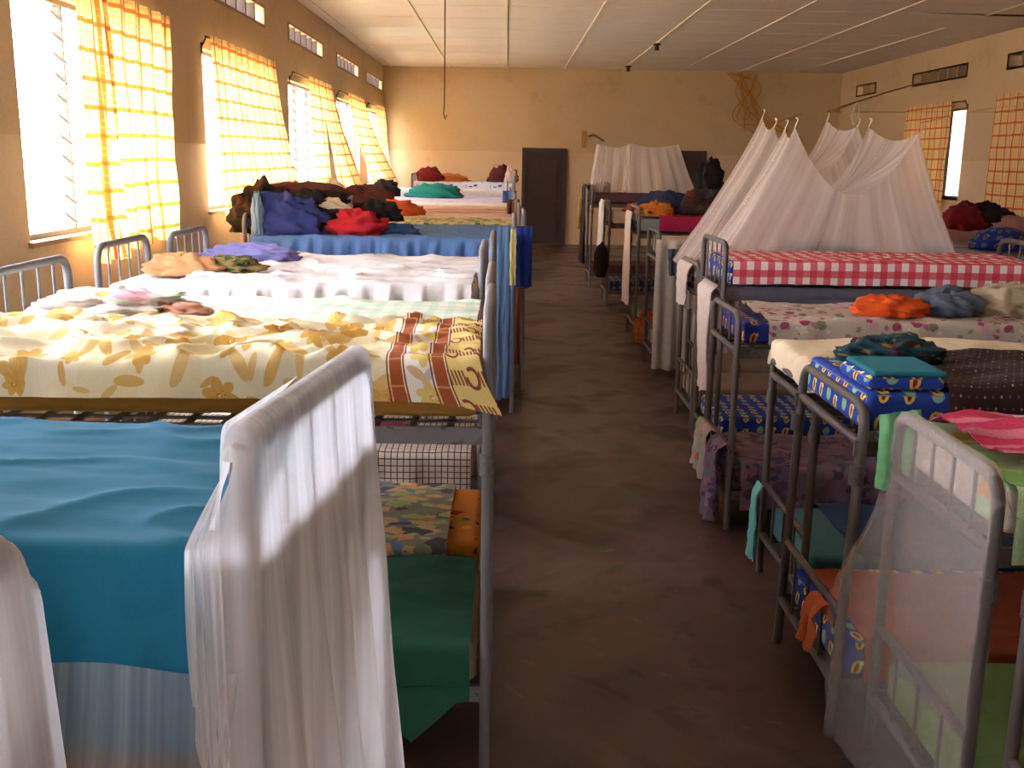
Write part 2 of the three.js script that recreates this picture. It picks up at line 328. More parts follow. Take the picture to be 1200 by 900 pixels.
for (const [name, z0, z1, wins] of [['wall_far', ZF - TH, ZF, []], ['wall_back', ZB, ZB + TH, doorB]]) {
  const cut = DADO + 0.08, edges = [XL - TH, ...wins, XR + TH], up = [bx(XL - TH, XR + TH, cut, HC + 0.1, z0, z1)], lo = [];
  for (let i = 0; i < edges.length; i += 2) lo.push(bx(edges[i], edges[i + 1], 0, cut, z0, z1));
  const o = shade(new THREE.Mesh(join(up), M.wall)); o.name = name; o.userData.kind = 'structure'; scene.add(o);
  part('lower_wall', lo, M.dado, o, 'glossier painted lower band of the wall');
}
{
  const f = shade(new THREE.Mesh(bx(XL - TH, XR + TH, -0.15, 0, ZF - TH, ZB + TH), M.floor)); f.name = 'floor'; f.userData.kind = 'structure'; scene.add(f);
  const c = shade(new THREE.Mesh(bx(XL - TH, XR + TH, HC + 0.03, HC + 0.12, ZF - TH, ZB + TH), M.void)); c.name = 'ceiling'; c.userData.kind = 'structure'; scene.add(c);
  const xs = [XL, -2.77, -1.41, -0.05, 1.31, 2.67, 4.03, 5.39, 6.75, XR], zd = [];
  for (let d = -3; d < 25.1; d += 1.3) zd.push(d); zd.push(-ZF);
  const cache = {};
  for (let i = 0; i < xs.length - 1; i++) for (let j = 0; j < zd.length - 1; j++) {
    const w = xs[i + 1] - xs[i], l = zd[j + 1] - zd[j];
    if (l < 0.05) continue;
    let dx = 0, dz = 0;
    const cx = (xs[i] + xs[i + 1]) / 2, cd = (zd[j] + zd[j + 1]) / 2;
    const slipped = (i === 7 && Math.abs(cd - 15.85) < 0.66) ? 1 : (i === 8 && Math.abs(cd - 15.85) < 0.66) ? 2 : (i === 7 && Math.abs(cd - 23.65) < 0.66) ? 3 : 0;
    const key = w.toFixed(3) + l.toFixed(3);
    const g = cache[key] || (cache[key] = metreUV(new RoundedBoxGeometry(w - 0.012, 0.014, l - 0.02, 1, 0.004)));
    const p = shade(new THREE.Mesh(g, M.ceil)); p.name = 'ceiling_panel'; c.add(p);
    p.position.set(cx, HC + 0.012, -cd);
    if (slipped === 1) { p.rotation.z = -0.02; p.position.y -= 0.014; }
    if (slipped === 2) { p.position.z -= 0.09; p.rotation.x = 0.012; p.position.y -= 0.012; }
    if (slipped === 3) { p.rotation.x = -0.03; p.position.y -= 0.02; p.position.z += 0.05; }
  }
  for (const x of xs.slice(1, -1)) part('cover_strip', bx(x - 0.022, x + 0.022, HC - 0.012, HC + 0.004, ZF, ZB), M.strip, c, 'pale wooden batten over a ceiling joint');
}
// outside: ground, roof with eaves
{
  const g = shade(new THREE.Mesh(bx(-60, 60, -0.4, -0.2, -70, 40), M.grass)); g.name = 'ground'; g.userData.kind = 'structure'; scene.add(g);
  const roof = shade(new THREE.Mesh(join([bx(XL - 1.25, XR + 2.6, HC + 0.14, HC + 0.22, ZF - 1, ZB + 1)]), S({ color: '#8c7a68' }))); roof.name = 'roof'; roof.userData.kind = 'structure'; scene.add(roof);
  const b2 = group('outbuilding', XR + 4.6, -0.2, -18, 'plastered building outside beyond the half open side window', 'building');
  part('wall', bx(-2, 2, 0, 5.0, -14, 14), M.plaster, b2); part('roof', bx(-2.5, 2.5, 5.0, 5.15, -14.5, 14.5), S({ color: '#a9978a' }), b2);
  const b = group('outbuilding', -17, -0.2, -22, 'pale plastered building outside beyond the louvred window', 'building');
  part('wall', bx(-2.5, 2.5, 0, 3.0, -9, 9), M.plaster, b); part('roof', bx(-3, 3, 3.0, 3.15, -9.6, 9.6), S({ color: '#a9978a' }), b);
  for (const z of [-5, -1, 3, 6.4]) part('shutter', bx(2.5, 2.54, 1.1, 2.1, z, z + 0.9), S({ color: '#6f6a78' }), b);
}
// windows: steel frame, glass louvres
let winNo = 0;
function window_(x, inward, [a, b], detail, turn = 0) {
  const o = new THREE.Group(); o.name = 'window_' + (++winNo); o.userData.kind = 'structure'; scene.add(o); o.position.set(x - inward * TH * 0.55, SILL, -(a + b) / 2);
  if (turn) { o.position.set((a + b) / 2, SILL, x + TH * 0.55); o.rotation.y = Math.PI / 2; }
  const W = b - a, h = HEAD - SILL, t = 0.013, bays = 3, bw = W / bays, fr = [];
  fr.push(bx(-0.03, 0.03, 0, 0.035, -W / 2, W / 2), bx(-0.03, 0.03, h - 0.035, h, -W / 2, W / 2));
  part('frame', [...fr, ...Array.from({ length: bays + 1 }, (_, i) => bx(-0.03, 0.03, 0.035, h - 0.035, clamp(-W / 2 + i * bw - t, -W / 2, W / 2 - 2 * t), clamp(-W / 2 + i * bw + t, -W / 2 + 2 * t, W / 2)))], M.frame, o);
  part('sill', bx(-0.1, TH * 0.55 + 0.03, -0.03, 0.0, -W / 2 - 0.03, W / 2 + 0.03).scale(inward, 1, 1), M.sill, o);
  const n = 11, ph = (h - 0.07) / n, pane = new THREE.BoxGeometry(0.006, ph * 1.12, bw - 2 * t - 0.012), clip = new THREE.BoxGeometry(0.008, ph * 0.9, 0.006);
  for (let i = 0; i < bays; i++) for (let k = 0; k < n; k++) {
    const zc = -W / 2 + (i + 0.5) * bw, y = 0.035 + (k + 0.5) * ph, tilt = inward * (0.9 + 0.15 * N(i * 3.1, k * 2.7, winNo));
    const p = shade(new THREE.Mesh(pane, M.glass)); p.name = 'louvre_pane'; p.position.set(0, y, zc); p.rotation.z = tilt; o.add(p);
    if (detail) for (const s of [-1, 1]) { const q = shade(new THREE.Mesh(clip, M.rod)); q.name = 'louvre_clip'; q.position.set(0, y, zc + s * (bw / 2 - t - 0.004)); q.rotation.z = tilt; o.add(q); }
  }
}
winL.forEach((w, i) => window_(XL, 1, w, i === 2 || i === 4));
winR.forEach((w) => window_(XR, -1, w, false));
// air vents above the windows
function vent(x, inward, [a, b], label, n) {
  const o = group('air_vent', x - inward * TH / 2, V0, -(a + b) / 2, label, 'vent', 'concrete air vents above the windows');
  const W = b - a, h = V1 - V0, T2 = TH / 2;
  part('frame', [bx(-T2, T2 + 0.015, -0.03, 0, -W / 2 - 0.03, W / 2 + 0.03).scale(inward, 1, 1), bx(-T2, T2 + 0.015, h, h + 0.025, -W / 2 - 0.03, W / 2 + 0.03).scale(inward, 1, 1), bx(T2, T2 + 0.015, 0, h, -W / 2 - 0.03, -W / 2).scale(inward, 1, 1), bx(T2, T2 + 0.015, 0, h, W / 2, W / 2 + 0.03).scale(inward, 1, 1)], M.sill, o);
  for (let i = 1; i < n; i++) part('fin', bx(-T2, T2, 0.0, h, -W / 2 + i * W / n - 0.022, -W / 2 + i * W / n + 0.022), inward > 0 ? M.fin : M.sill, o);
}
ventL.forEach((v, i) => { if (i > 1) vent(XL, 1, v, i === 6 ? 'bright air vent high on the window wall beside the far corner' : ['', '', 'long air vent high above the curtained window with clear louvres', 'long air vent above the broad closed plaid curtain', 'air vent above the window with two blown curtains', 'air vent above the farthest billowing curtain but one'][i], 6); });
ventR.forEach((v, i) => vent(XR, -1, v, ['air vent showing bright sky above the fully drawn plaid curtain', 'six-celled air vent above the half open plaid curtain', 'short three-celled air vent near the corner with no window below'][i], i === 2 ? 3 : 6));

// doors in the far wall
function door(n, x0, x1, h) {
  const o = new THREE.Group(); o.name = 'door_' + n; o.userData.kind = 'structure'; scene.add(o); o.position.set((x0 + x1) / 2, 0, ZF);
  const w = (x1 - x0) / 2;
  part('frame', [bx(-w, -w + 0.09, 0, h, 0, 0.07), bx(w - 0.09, w, 0, h, 0, 0.07), bx(-w + 0.09, w - 0.09, h - 0.09, h, 0, 0.07)], M.doorFrame, o);
  const leaf2 = part('leaf', bx(-w + 0.09, w - 0.09, 0.01, h - 0.09, 0.005, 0.035), M.door, o);
  for (const [a, b] of [[0.18, h * 0.43], [h * 0.5, h - 0.26]]) part('panel', new RoundedBoxGeometry(2 * w - 0.44, b - a, 0.02, 2, 0.008).translate(0, (a + b) / 2, 0.04), M.door, leaf2);
  part('handle', rod([w - 0.16, 1.05, 0.04], [w - 0.16, 1.05, 0.1], 0.02), M.rod, leaf2, 'dark door knob');
}
{
  const o = new THREE.Group(); o.name = 'door_3'; o.userData.kind = 'structure'; scene.add(o); o.position.set(doorB[0], 0, ZB + TH);
  part('leaf', bx(0, 0.8, 0.01, 2.15, 0, 0.035).rotateY(-0.75), M.door, o);
}
door(1, 0.345, 1.415, 2.28); door(2, 3.85, 4.76, 2.27);

// ---------- curtains ----------
function curtainRod(x, inward, a, b, label) {
  const o = group('curtain_rod', x, 3.1, -(a + b) / 2, label, 'curtain rod', 'thin dark curtain rods');
  part('rod', rod([inward * 0.055, 0, -(b - a) / 2], [inward * 0.055, 0, (b - a) / 2], 0.012), M.rod, o);
  for (const s of [-1, 1]) part('bracket', [rod([0, -0.1, s * (b - a) / 2 * 0.985], [inward * 0.055, 0, s * (b - a) / 2 * 0.985], 0.008), bx(0, inward * 0.012, -0.15, -0.05, s * (b - a) / 2 * 0.985 - 0.015, s * (b - a) / 2 * 0.985 + 0.015)], M.rod, o);
}
function curtain(x, inward, o) {     // o: a,b along the rod; a2,b2 at the hem; out: how far the hem swings into the room at each side
  const { a, b, a2 = a, b2 = b, yb = 1.27, folds = 5, outA = 0, outB = 0, amp = 0.035, seed = 1, label } = o;
  const width = Math.abs(b - a), geo = cloth(Math.round(folds * 12), 34, (u, v) => {
    const t = v, w = lerp(lerp(a, b, u), lerp(a2, b2, u), Math.pow(t, 1.2));
    const gather = amp * (0.6 + 0.7 * t) * Math.sin(u * folds * 6.283 + 1.5 * N(u * 4, t * 1.5, seed)) + 0.015 * N(u * 9, t * 5, seed);
    const blow = lerp(outA, outB, u) * Math.pow(t, 1.35) * (1 + 0.12 * N(u * 3, t * 2, seed + 4));
    return [x + inward * (0.062 + amp * 1.3 + gather + blow), lerp(3.12, yb, t) + 0.02 * N(u * 6, 0, seed) * t + Math.abs(blow) * 0.12 * t, -w, u * width * 1.25, (1 - t) * 1.9];
  }, 0);
  return thing('curtain', geo, M.curtain, label, 'curtain', 'orange plaid curtains');
}
curtainRod(XL, 1, 6.3, 9.1, 'curtain rod above the window with clear louvres');
curtainRod(XL, 1, 10.25, 13.1, 'curtain rod carrying the broad closed plaid curtain');
curtainRod(XL, 1, 14.3, 17.2, 'curtain rod carrying two blown plaid curtains');
curtainRod(XL, 1, 18.15, 21.3, 'curtain rod of the billowing curtain next to the farthest window');
curtainRod(XL, 1, 21.95, 24.6, 'curtain rod by the far corner of the window wall');
curtainRod(XR, -1, 18.1, 20.7, 'curtain rod of the half open window');
curtainRod(XR, -1, 14.2, 16.93, 'curtain rod of the fully drawn plaid curtain');
curtain(XL, 1, { a: 7.0, b: 7.55, yb: 1.26, folds: 3, amp: 0.05, outA: 0.05, outB: 0.06, seed: 3, label: 'narrow gathered plaid curtain beside the bare louvred glass' });
curtain(XL, 1, { a: 7.5, b: 9.0, b2: 8.95, yb: 1.3, folds: 5, amp: 0.03, outA: 0.02, outB: 0.02, seed: 8, label: 'straight hanging plaid curtain next to the narrow gathered one' });
curtain(XL, 1, { a: 10.33, b: 13.05, a2: 10.45, b2: 12.9, yb: 1.4, folds: 7, amp: 0.022, outA: 0.03, outB: 0.36, seed: 12, label: 'broad plaid curtain with its lower edge blown inwards over the clothes pile' });
curtain(XL, 1, { a: 15.15, b: 16.2, a2: 15.2, b2: 15.9, yb: 1.4, folds: 4, amp: 0.03, outA: 0.08, outB: 0.2, seed: 14, label: 'thin gathered plaid curtain in the middle of its window' });
curtain(XL, 1, { a: 16.2, b: 17.2, a2: 16.2, b2: 17.0, yb: 1.4, folds: 3, amp: 0.03, outA: 0.3, outB: 0.56, seed: 16, label: 'plaid curtain strip swung out into the room at a slant' });
curtain(XL, 1, { a: 19.0, b: 21.2, a2: 19.6, b2: 21.3, yb: 1.45, folds: 5, amp: 0.03, outA: 0.35, outB: 0.66, seed: 19, label: 'plaid curtain billowing farthest into the room' });
curtain(XL, 1, { a: 22.7, b: 24.6, a2: 22.9, b2: 24.6, yb: 1.45, folds: 4, amp: 0.03, outA: 0.2, outB: 0.12, seed: 22, label: 'plaid curtain by the far corner half behind the billowing one' });
curtain(XR, -1, { a: 18.56, b: 20.66, a2: 18.6, b2: 20.6, yb: 1.28, folds: 5, amp: 0.03, seed: 31, label: 'half open plaid curtain beside a bright strip of glass' });
curtain(XR, -1, { a: 14.25, b: 16.9, yb: 1.28, folds: 7, amp: 0.03, seed: 35, label: 'fully drawn plaid curtain over the dim side window' });

// ---------- bunk beds ----------
// local axes of a bed: s metres from its aisle end along the bed, w metres across from its near side
const beds = {};
function bunk(id, o) {
  const { side, x, d0, W = 0.72, L = 1.88, hoop = 1.55, up = 1.2, low = 0.27, mat = M.steel, rot = 0, foot = 'hoop', head = 'hoop', label, r = 0.018, lean = 0, bars = 4 } = o;
  const t = group('bunk_bed', x, 0, -d0, label, 'bunk bed', 'steel bunk beds'); t.rotation.y = rot; t.updateMatrixWorld(true);
  const X = (s) => side * s;
  function end(s, kind, name) {
    const top = kind === 'hoop' ? hoop : up + 0.05, pts = rounded([[X(s), 0, 0], [X(s) + lean, top, 0], [X(s) + lean, top, -W], [X(s), 0, -W]], kind === 'hoop' ? 0.09 : 0.02);
    const e = part(name, pipe(pts, r, 10), mat, t);
    const cb = (y, k = 1) => part('crossbar', rod([X(s) + lean * y / top, y, 0], [X(s) + lean * y / top, y, -W], r * k), mat, e);
    cb(up - 0.02, 0.95); cb(low, 0.95); cb(low + 0.26, 0.8);
    if (kind === 'hoop') for (let i = 1; i <= bars; i++) part('bar', rod([X(s) + lean * up / top, up - 0.02, -W * i / (bars + 1)], [X(s) + lean, top, -W * i / (bars + 1)], 0.006, 6), mat, e);
    for (let i = 1; i < 4; i++) part('bar', rod([X(s), low, -W * i / 4], [X(s), low + 0.26, -W * i / 4], 0.006, 6), mat, e);
    for (const w of [0, W]) part('joint_sleeve', rod([X(s) + lean * 0.45, up - 0.16, -w], [X(s) + lean * 0.5, up - 0.09, -w], r * 1.35), mat, e);
  }
  end(0, foot, 'foot_frame'); end(L, head, 'head_frame');
  for (const w of [0, W]) for (const y of [up - 0.03, low]) part('side_rail', bx(X(0), X(L), y - 0.03, y + 0.025, -w - 0.008, -w + 0.008), mat, t);
  for (const y of [up - 0.02, low + 0.005]) {
    const mesh = [];
    for (let i = 1; i < 16; i++) mesh.push(bx(X(L * i / 16) - 0.012, X(L * i / 16) + 0.012, y - 0.004, y + 0.004, -W + 0.01, -0.01));
    for (let i = 1; i < 6; i++) mesh.push(bx(X(0.03), X(L - 0.03), y - 0.002, y + 0.006, -W * i / 6 - 0.01, -W * i / 6 + 0.01));
    part('strap_base', mesh, mat, t);
  }
  const B = { id, W, L, up, low, hoop, side, t, P: (s, y, w) => { const v = V(X(s), y, -w).applyMatrix4(t.matrixWorld); return [v.x, v.y, v.z]; } };
  beds[id] = B; return B;
}
function mattress(B, level, h, mat, label, o = {}) {
  const y0 = (level === 'up' ? B.up : B.low) + (o.lift ?? 0.015), inset = o.inset ?? 0.022;
  const g = new RoundedBoxGeometry(B.L - 2 * inset - 0.02, h, B.W - 2 * inset, 3, 0.03);
  metreUV(g.translate(0, h / 2, 0));
  const c = B.P(B.L / 2, y0, B.W / 2);
  const o2 = shade(new THREE.Mesh(g, mat)); o2.name = numbered('mattress'); o2.position.set(...c); o2.rotation.y = B.t.rotation.y; scene.add(o2);
  o2.userData = { label, category: 'mattress', group: 'mattresses on the bunks' };
  B[level + 'Top'] = y0 + h;
  return o2;
}
const drape = (t, r) => t <= 0 ? [t, 0] : t < r * 1.5708 ? [r * Math.sin(t / r), r * (1 - Math.cos(t / r))] : [r, r + t - r * 1.5708];
function sheetGeo(B, o) {
  const { s0 = 0.05, s1 = B.L - 0.05, y, dn = 0.15, df = 0.1, dfoot = 0, dhead = 0, amp = 0.012, k = 3, rip = 0.012, freq = 22, hem = 0.12, flare = 0, seed = 1, w0 = 0, w1 = B.W, r = 0.03, nu = 96, nv = 56, dirx = 1, diry = 1.6, th = 0.005, ridgek = 0.6, hug = 0.004, gath = 0.2, corner = 0 } = o;
  const a0 = s0 - dfoot, a1 = s1 + dhead, b0 = -dn, b1 = (w1 - w0) + df;
  return cloth(nu, nv, (u, v) => {
    const a = lerp(a0, a1, u), b = lerp(b0, b1, v);
    const E = r - hug, Wd = w1 - w0, stretch = (t, n) => t > r * 1.58 ? r * 1.58 + (t - r * 1.58) * (1 + hem * n) : t;
    const tN = dn ? stretch(E - b, fbm(a * 2.3, 3.1, seed) + (hem ? corner * smooth(0.22, 0.0, a) / hem : 0)) : -1, tF = df ? b - Wd + E : -1, tA = dfoot ? stretch(s0 + E - a, fbm(b * 3, 1, seed + 2)) : -1, tB = dhead ? a - s1 + E : -1;
    const [hN, dN] = drape(tN, r), [hF, dF] = drape(tF, r), [hA, dA] = drape(tA, r), [hB, dB] = drape(tB, r);
    let w = tN > 0 ? E - hN : tF > 0 ? Wd - E + hF : b, s = tA > 0 ? s0 + E - hA : tB > 0 ? s1 - E + hB : a;
    const drop = Math.max(dN, dF, dA, dB), edge = smooth(0.0, 0.06, drop);
    const wr = amp * (0.7 * fbm(a * k * dirx, b * k * diry, seed) + ridgek * Math.pow(clamp(ridge(a * k * 0.8 + b * 1.7, b * k * 1.3 - a * 0.6, seed + 11), 0, 1), 3));
    let yy = y + 0.004 + (wr + amp * 0.5) * (1 - edge) - drop;
    const q = clamp(drop / gath, 0, 1), ripple = rip * q * (Math.sin(a * freq + 4 * N(a * 3, 0, seed)) + 1.4 * N(a * freq * 0.6, drop * 3, seed + 5) + 0.8);
    if (dN > 0 && dN >= dF) w -= ripple; else if (dF > 0) w += ripple;
    if (dA > 0) s -= rip * q * (Math.sin(b * freq + 2) + 1); if (dB > 0) s += rip * q;
    if (flare && dN > 0) s -= flare * q * smooth(0.5, 0.0, a);
    const p = B.P(s, yy, w0 + w);
    return [p[0], p[1], p[2], a, b + dn];
  }, th);
}
function sheet(B, name, mat, label, category, o) { return thing(name, sheetGeo(B, { y: B[(o.level || 'up') + 'Top'], ...o }), mat, label, category, o.group); }

// crumpled garment resting on height y
function crumple(name, c, size, mat, label, category, seed, grp, o = {}) {
  const { k = 2.2, amt = 0.42, flat = 0.25, turn = 0, detail = 44 } = o;
  const g = new THREE.SphereGeometry(1, detail, Math.round(detail * 0.7)), p = g.attributes.position, uv = g.attributes.uv, v = V(0, 0, 0);
  for (let i = 0; i < p.count; i++) {
    v.fromBufferAttribute(p, i);
    const n = 1 + amt * (0.6 * fbm(v.x * k + seed, v.y * k, v.z * k) + 0.5 * (ridge(v.x * k * 1.3, v.z * k * 1.3 + seed, v.y * k) - 0.5));
    let X = v.x * n, Y = v.y * n, Z = v.z * n;
    Y = Y < -flat ? -flat + (Y + flat) * 0.06 : Y;
    const ct = Math.cos(turn), st = Math.sin(turn), sx = X * size[0], sz = Z * size[2];
    p.setXYZ(i, c[0] + sx * ct + sz * st, c[1] + (Y + flat) * size[1], c[2] - sx * st + sz * ct);
    uv.setXY(i, uv.getX(i) * 1.2, uv.getY(i) * 0.6);
  }
  let m = mergeVertices((g.deleteAttribute('normal'), g)); m.computeVertexNormals();
  m.computeBoundingBox(); m.translate(0, c[1] - m.boundingBox.min.y, 0);
  return thing(name, m, mat, label, category, grp);
}
// cloth hanging from a line P0-P1 (world), falling to height yb
function hang(name, P0, P1, yb, mat, label, category, o = {}) {
  const { folds = 4, amp = 0.02, seed = 1, back = 0, taper = 0, th = 0.005, grp, hem = 0.04, swing = [0, 0], nv = 30, mid = 0 } = o;
  const A = V(...P0), Bv = V(...P1), d = Bv.clone().sub(A), L = d.length(), n = V(-d.z, 0, d.x).normalize();
  const H = (A.y + Bv.y) / 2 - yb, tot = H + back;
  const geo = cloth(Math.max(16, Math.round(folds * 9)), nv, (u, v) => {
    const t = v * tot, over = t < back;       // first part hangs behind the line
    const down = over ? back - t : t - back, q = down / Math.max(H, 0.01);
    const uu = 0.5 + (u - 0.5) * (1 - taper * q) + mid * q;
    const p = A.clone().addScaledVector(d, uu);
    const f = amp * (0.25 + q) * Math.sin(u * folds * 6.283 + 1.2 * N(u * 5, q * 2, seed)) + 0.01 * N(u * 8, q * 6, seed);
    const off = (over ? -0.024 : 0.024) * smooth(0, 0.03, down) + (over ? 0 : f + amp * 0.8);
    p.addScaledVector(n, off);
    const ht = over ? 1 : 1 + hem * fbm(u * 3, 1, seed);
    return [p.x + swing[0] * q, p.y + 0.022 * (1 - smooth(0, 0.03, down)) - down * ht, p.z + swing[1] * q, u * L * 1.3, tot - t];
  }, th);
  return mat ? thing(name, geo, mat, label, category, grp) : geo;
}
// mosquito net: walls from the base rectangle up to four tied peaks, with a sagging top
function tentNet(name, x0, x1, d0, d1, yb, pk, mat, label, o = {}) {
  const { sag = 0.35, sagSide = 0.12, folds = 26, amp = 0.02, curve = 1.15, seed = 1, ties = 0, below = 0 } = o;
  const base = [[x0, d0], [x1, d0], [x1, d1], [x0, d1]], loop = [pk[0], pk[1], pk[2], pk[3]];
  const topAt = (u) => { const q = (u % 1) * 4, i = Math.floor(q) % 4, t = q - Math.floor(q), a = loop[i], b = loop[(i + 1) % 4], sg = (i % 2 ? sagSide : sag) * 4 * t * (1 - t); return V(lerp(a[0], b[0], t), lerp(a[1], b[1], t) - sg, -lerp(a[2], b[2], t)); };
  const baseAt = (u) => { const q = (u % 1) * 4, i = Math.floor(q) % 4, t = q - Math.floor(q), a = base[i], b = base[(i + 1) % 4]; return V(lerp(a[0], b[0], t), yb, -lerp(a[1], b[1], t)); };
  const walls = cloth(200, 26, (u, v) => {
    const A = topAt(u), Bv = baseAt(u), t = v, h = Math.pow(t, 1 / curve);
    const p = A.clone().lerp(Bv, Math.pow(t, 1.0)); p.y = lerp(A.y, Bv.y, h);
    const cx = (x0 + x1) / 2, cz = -(d0 + d1) / 2, dir = V(p.x - cx, 0, p.z - cz).normalize();
    const f = amp * Math.sin(u * folds * 6.283 + 2 * N(u * 9, t, seed)) * (0.15 + t) + 0.02 * t * N(u * 14, t * 3, seed + 3);
    p.addScaledVector(dir, f); if (below && t > 0.9) p.y -= below * (t - 0.9) * 10 * (0.6 + N(u * 7, 0, seed));
    return [p.x, p.y, p.z, u * 5, t];
  }, 0);
  const mid = loop.reduce((m, q) => m.add(V(q[0] / 4, q[1] / 4, -q[2] / 4)), V(0, 0, 0)); mid.y -= sag * 1.05;
  const top = cloth(120, 10, (u, v) => { const A = topAt(u), p = A.clone().lerp(mid, v); p.y = lerp(A.y, mid.y, Math.pow(v, 0.7)); return [p.x, p.y, p.z, u * 4, v]; }, 0);
  const t = group(name, (x0 + x1) / 2, yb, -(d0 + d1) / 2, label, 'mosquito net', o.grp);
  addPart(t, 'net_wall', walls, mat); addPart(t, 'net_top', top, mat);
  if (ties) for (const q of loop) addPart(t, 'tie_cord', tube([[q[0], q[1] - 0.01, -q[2]], [q[0] + 0.02, q[1] + 0.05, -q[2]], [q[0] + 0.01, q[1] + ties, -q[2] - 0.02]], 0.006, 5), M.cord);
  return t;
}
// ----- row along the window wall -----
const L0 = bunk('L00', { side: -1, x: -0.53, d0: 0.46, rot: 0.1, label: 'bunk bed nearest the back wall with a net thrown over its end rail' });
bunk('L0', { side: -1, x: -0.43, d0: 1.6, W: 0.76, rot: -0.12, label: 'bunk bed with a teal sheet and a white net over its end rail' });
bunk('L1', { side: -1, x: -0.05, d0: 3.05, W: 0.7, low: 0.3, label: 'bunk bed with a yellow flowered sheet and a green sheet below' });
bunk('L2', { side: -1, x: -0.06, d0: 3.82, W: 0.72, low: 0.34, label: 'bunk bed with a mint checked sheet behind the yellow flowered one' });
bunk('L3', { side: -1, x: -0.12, d0: 5.08, W: 0.72, L: 1.9, low: 0.36, label: 'bunk bed with a white sheet over half of a stained mattress' });
bunk('L4', { side: -1, x: -0.08, d0: 5.88, W: 0.72, L: 1.84, label: 'bunk bed with a white sheet and a lilac towel at its head' });
bunk('L5', { side: -1, x: 0.06, d0: 8.05, W: 0.76, L: 2.1, label: 'bunk bed with a blue sheet and a heap of clothes at its head' });
bunk('L6', { side: -1, x: 0.15, d0: 8.88, W: 0.76, L: 2.1, label: 'bunk bed with a blue sheet and a royal blue shirt on its end rail' });
bunk('L7', { side: -1, x: 0.12, d0: 10.1, W: 0.78, L: 2.1, label: 'bunk bed with a green leafy sheet' });
bunk('L8', { side: -1, x: 0.1, d0: 10.95, W: 0.78, L: 2.1, label: 'bunk bed with a pink striped sheet and an orange cloth' });
bunk('L9', { side: -1, x: 0.1, d0: 13.0, W: 0.78, L: 2.1, label: 'bunk bed with a pale pink striped sheet and no clothes on it' });
bunk('L10', { side: -1, x: 0.08, d0: 13.9, W: 0.78, L: 2.1, label: 'bunk bed with a white sheet edged in brown dots' });
bunk('L11', { side: -1, x: 0.05, d0: 16.2, W: 0.78, L: 2.2, label: 'bunk bed with a lilac white sheet and a teal cloth' });
bunk('L12', { side: -1, x: 0.0, d0: 18.4, W: 0.78, L: 2.1, hoop: 1.6, up: 1.27, label: 'bunk bed with a plain white sheet before the farthest one' });
bunk('L13', { side: -1, x: 0.15, d0: 21.3, W: 0.8, L: 2.1, hoop: 1.68, up: 1.34, label: 'farthest bunk bed by the dark door with a blue and white sheet' });
const B = beds;
mattress(B.L00, 'up', 0.15, solid('#c9b8a8'), 'mattress on the bunk nearest the back wall');
// teal bed
mattress(B.L0, 'up', 0.13, solid('#cfc6c0'), 'mattress under the teal sheet');
sheet(B.L0, 'bed_sheet', solid('#107394'), 'smooth teal sheet hanging well down over the mattress side', 'bed sheet', { dn: 0.36, df: 0.12, s0: 0.035, amp: 0.011, k: 3.6, ridgek: 1.1, rip: 0.006, freq: 9, seed: 4, dirx: 0.6, diry: 1.9, nv: 80, hem: 0.05, hug: 0.02 });
mattress(B.L0, 'low', 0.14, fabric(T.tan), 'brown stained tan mattress behind the hanging net');
// yellow flowered bed
mattress(B.L1, 'up', 0.165, M.foam, 'mustard foam mattress under the yellow flowered sheet');
sheet(B.L1, 'bed_sheet', fabric(T.yellow), 'yellow flowered sheet with brown and white bands at one end', 'bed sheet', { dn: 0.115, df: 0.16, s0: 0.03, amp: 0.036, k: 4.4, rip: 0.008, freq: 8, hem: 0.14, gath: 0.14, corner: 0.6, flare: 0.075, seed: 7, hug: 0.028, nu: 150, nv: 90, ridgek: 0.9, diry: 1.4, r: 0.04 });
mattress(B.L1, 'low', 0.15, solid('#8a7a58'), 'mattress under the dark green sheet');
sheet(B.L1, 'bed_sheet', solid('#1d5c46'), 'dark green sheet on the bunk below the yellow flowered sheet', 'bed sheet', { level: 'low', dn: 0.19, df: 0.1, amp: 0.022, k: 2.6, seed: 9, hem: 0.22, rip: 0.006, hug: 0.02 });
// the green corner that hangs below the rail
{
  const P = B.L1.P, geo = cloth(20, 12, (u, v) => { const s = 0.05 + u * 0.42, d = v * Math.max(0.05, 0.2 * (1 - Math.abs(u - 0.45) * 2.1)); const p = P(s, 0.335 - d, -0.034 - 0.008 * Math.sin(u * 7) * v); return [...p, u * 0.4, d]; });
  addPart(scene.children.filter((c) => c.userData.label?.startsWith('dark green sheet'))[0], 'hanging_corner', geo, solid('#1d5c46'));
}
// mint bed behind it
mattress(B.L2, 'up', 0.15, solid('#b79a80'), 'mattress under the mint checked sheet');
sheet(B.L2, 'bed_sheet', fabric(T.mintcheck), 'white and mint checked sheet', 'bed sheet', { dn: 0.1, df: 0.12, amp: 0.02, k: 2.5, seed: 12, hug: 0.02 });
crumple('bed_cover', B.L2.P(1.5, B.L2.upTop + 0.012, 0.25), [0.3, 0.075, 0.2], fabric(T.pastel), 'pastel crumpled bed cover at the head of the mint checked bed', 'bed cover', 3, null, { k: 2.6 });
crumple('folded_cloth', B.L2.P(1.23, B.L2.upTop + 0.012, 0.18), [0.14, 0.04, 0.08], fabric(T.weave, '#c98f74'), 'small rust pink folded cloth beside the pastel bed cover', 'cloth', 5);
mattress(B.L2, 'low', 0.16, fabric(T.batik), 'orange and red patterned mattress on the bunk below the mint sheet');
sheet(B.L2, 'bed_sheet', fabric(T.camo), 'camouflage blotched sheet on a lower bunk', 'bed sheet', { level: 'low', dn: 0.18, df: 0.1, s0: 0.16, amp: 0.015, seed: 14, hem: 0.1, hug: 0.02 });
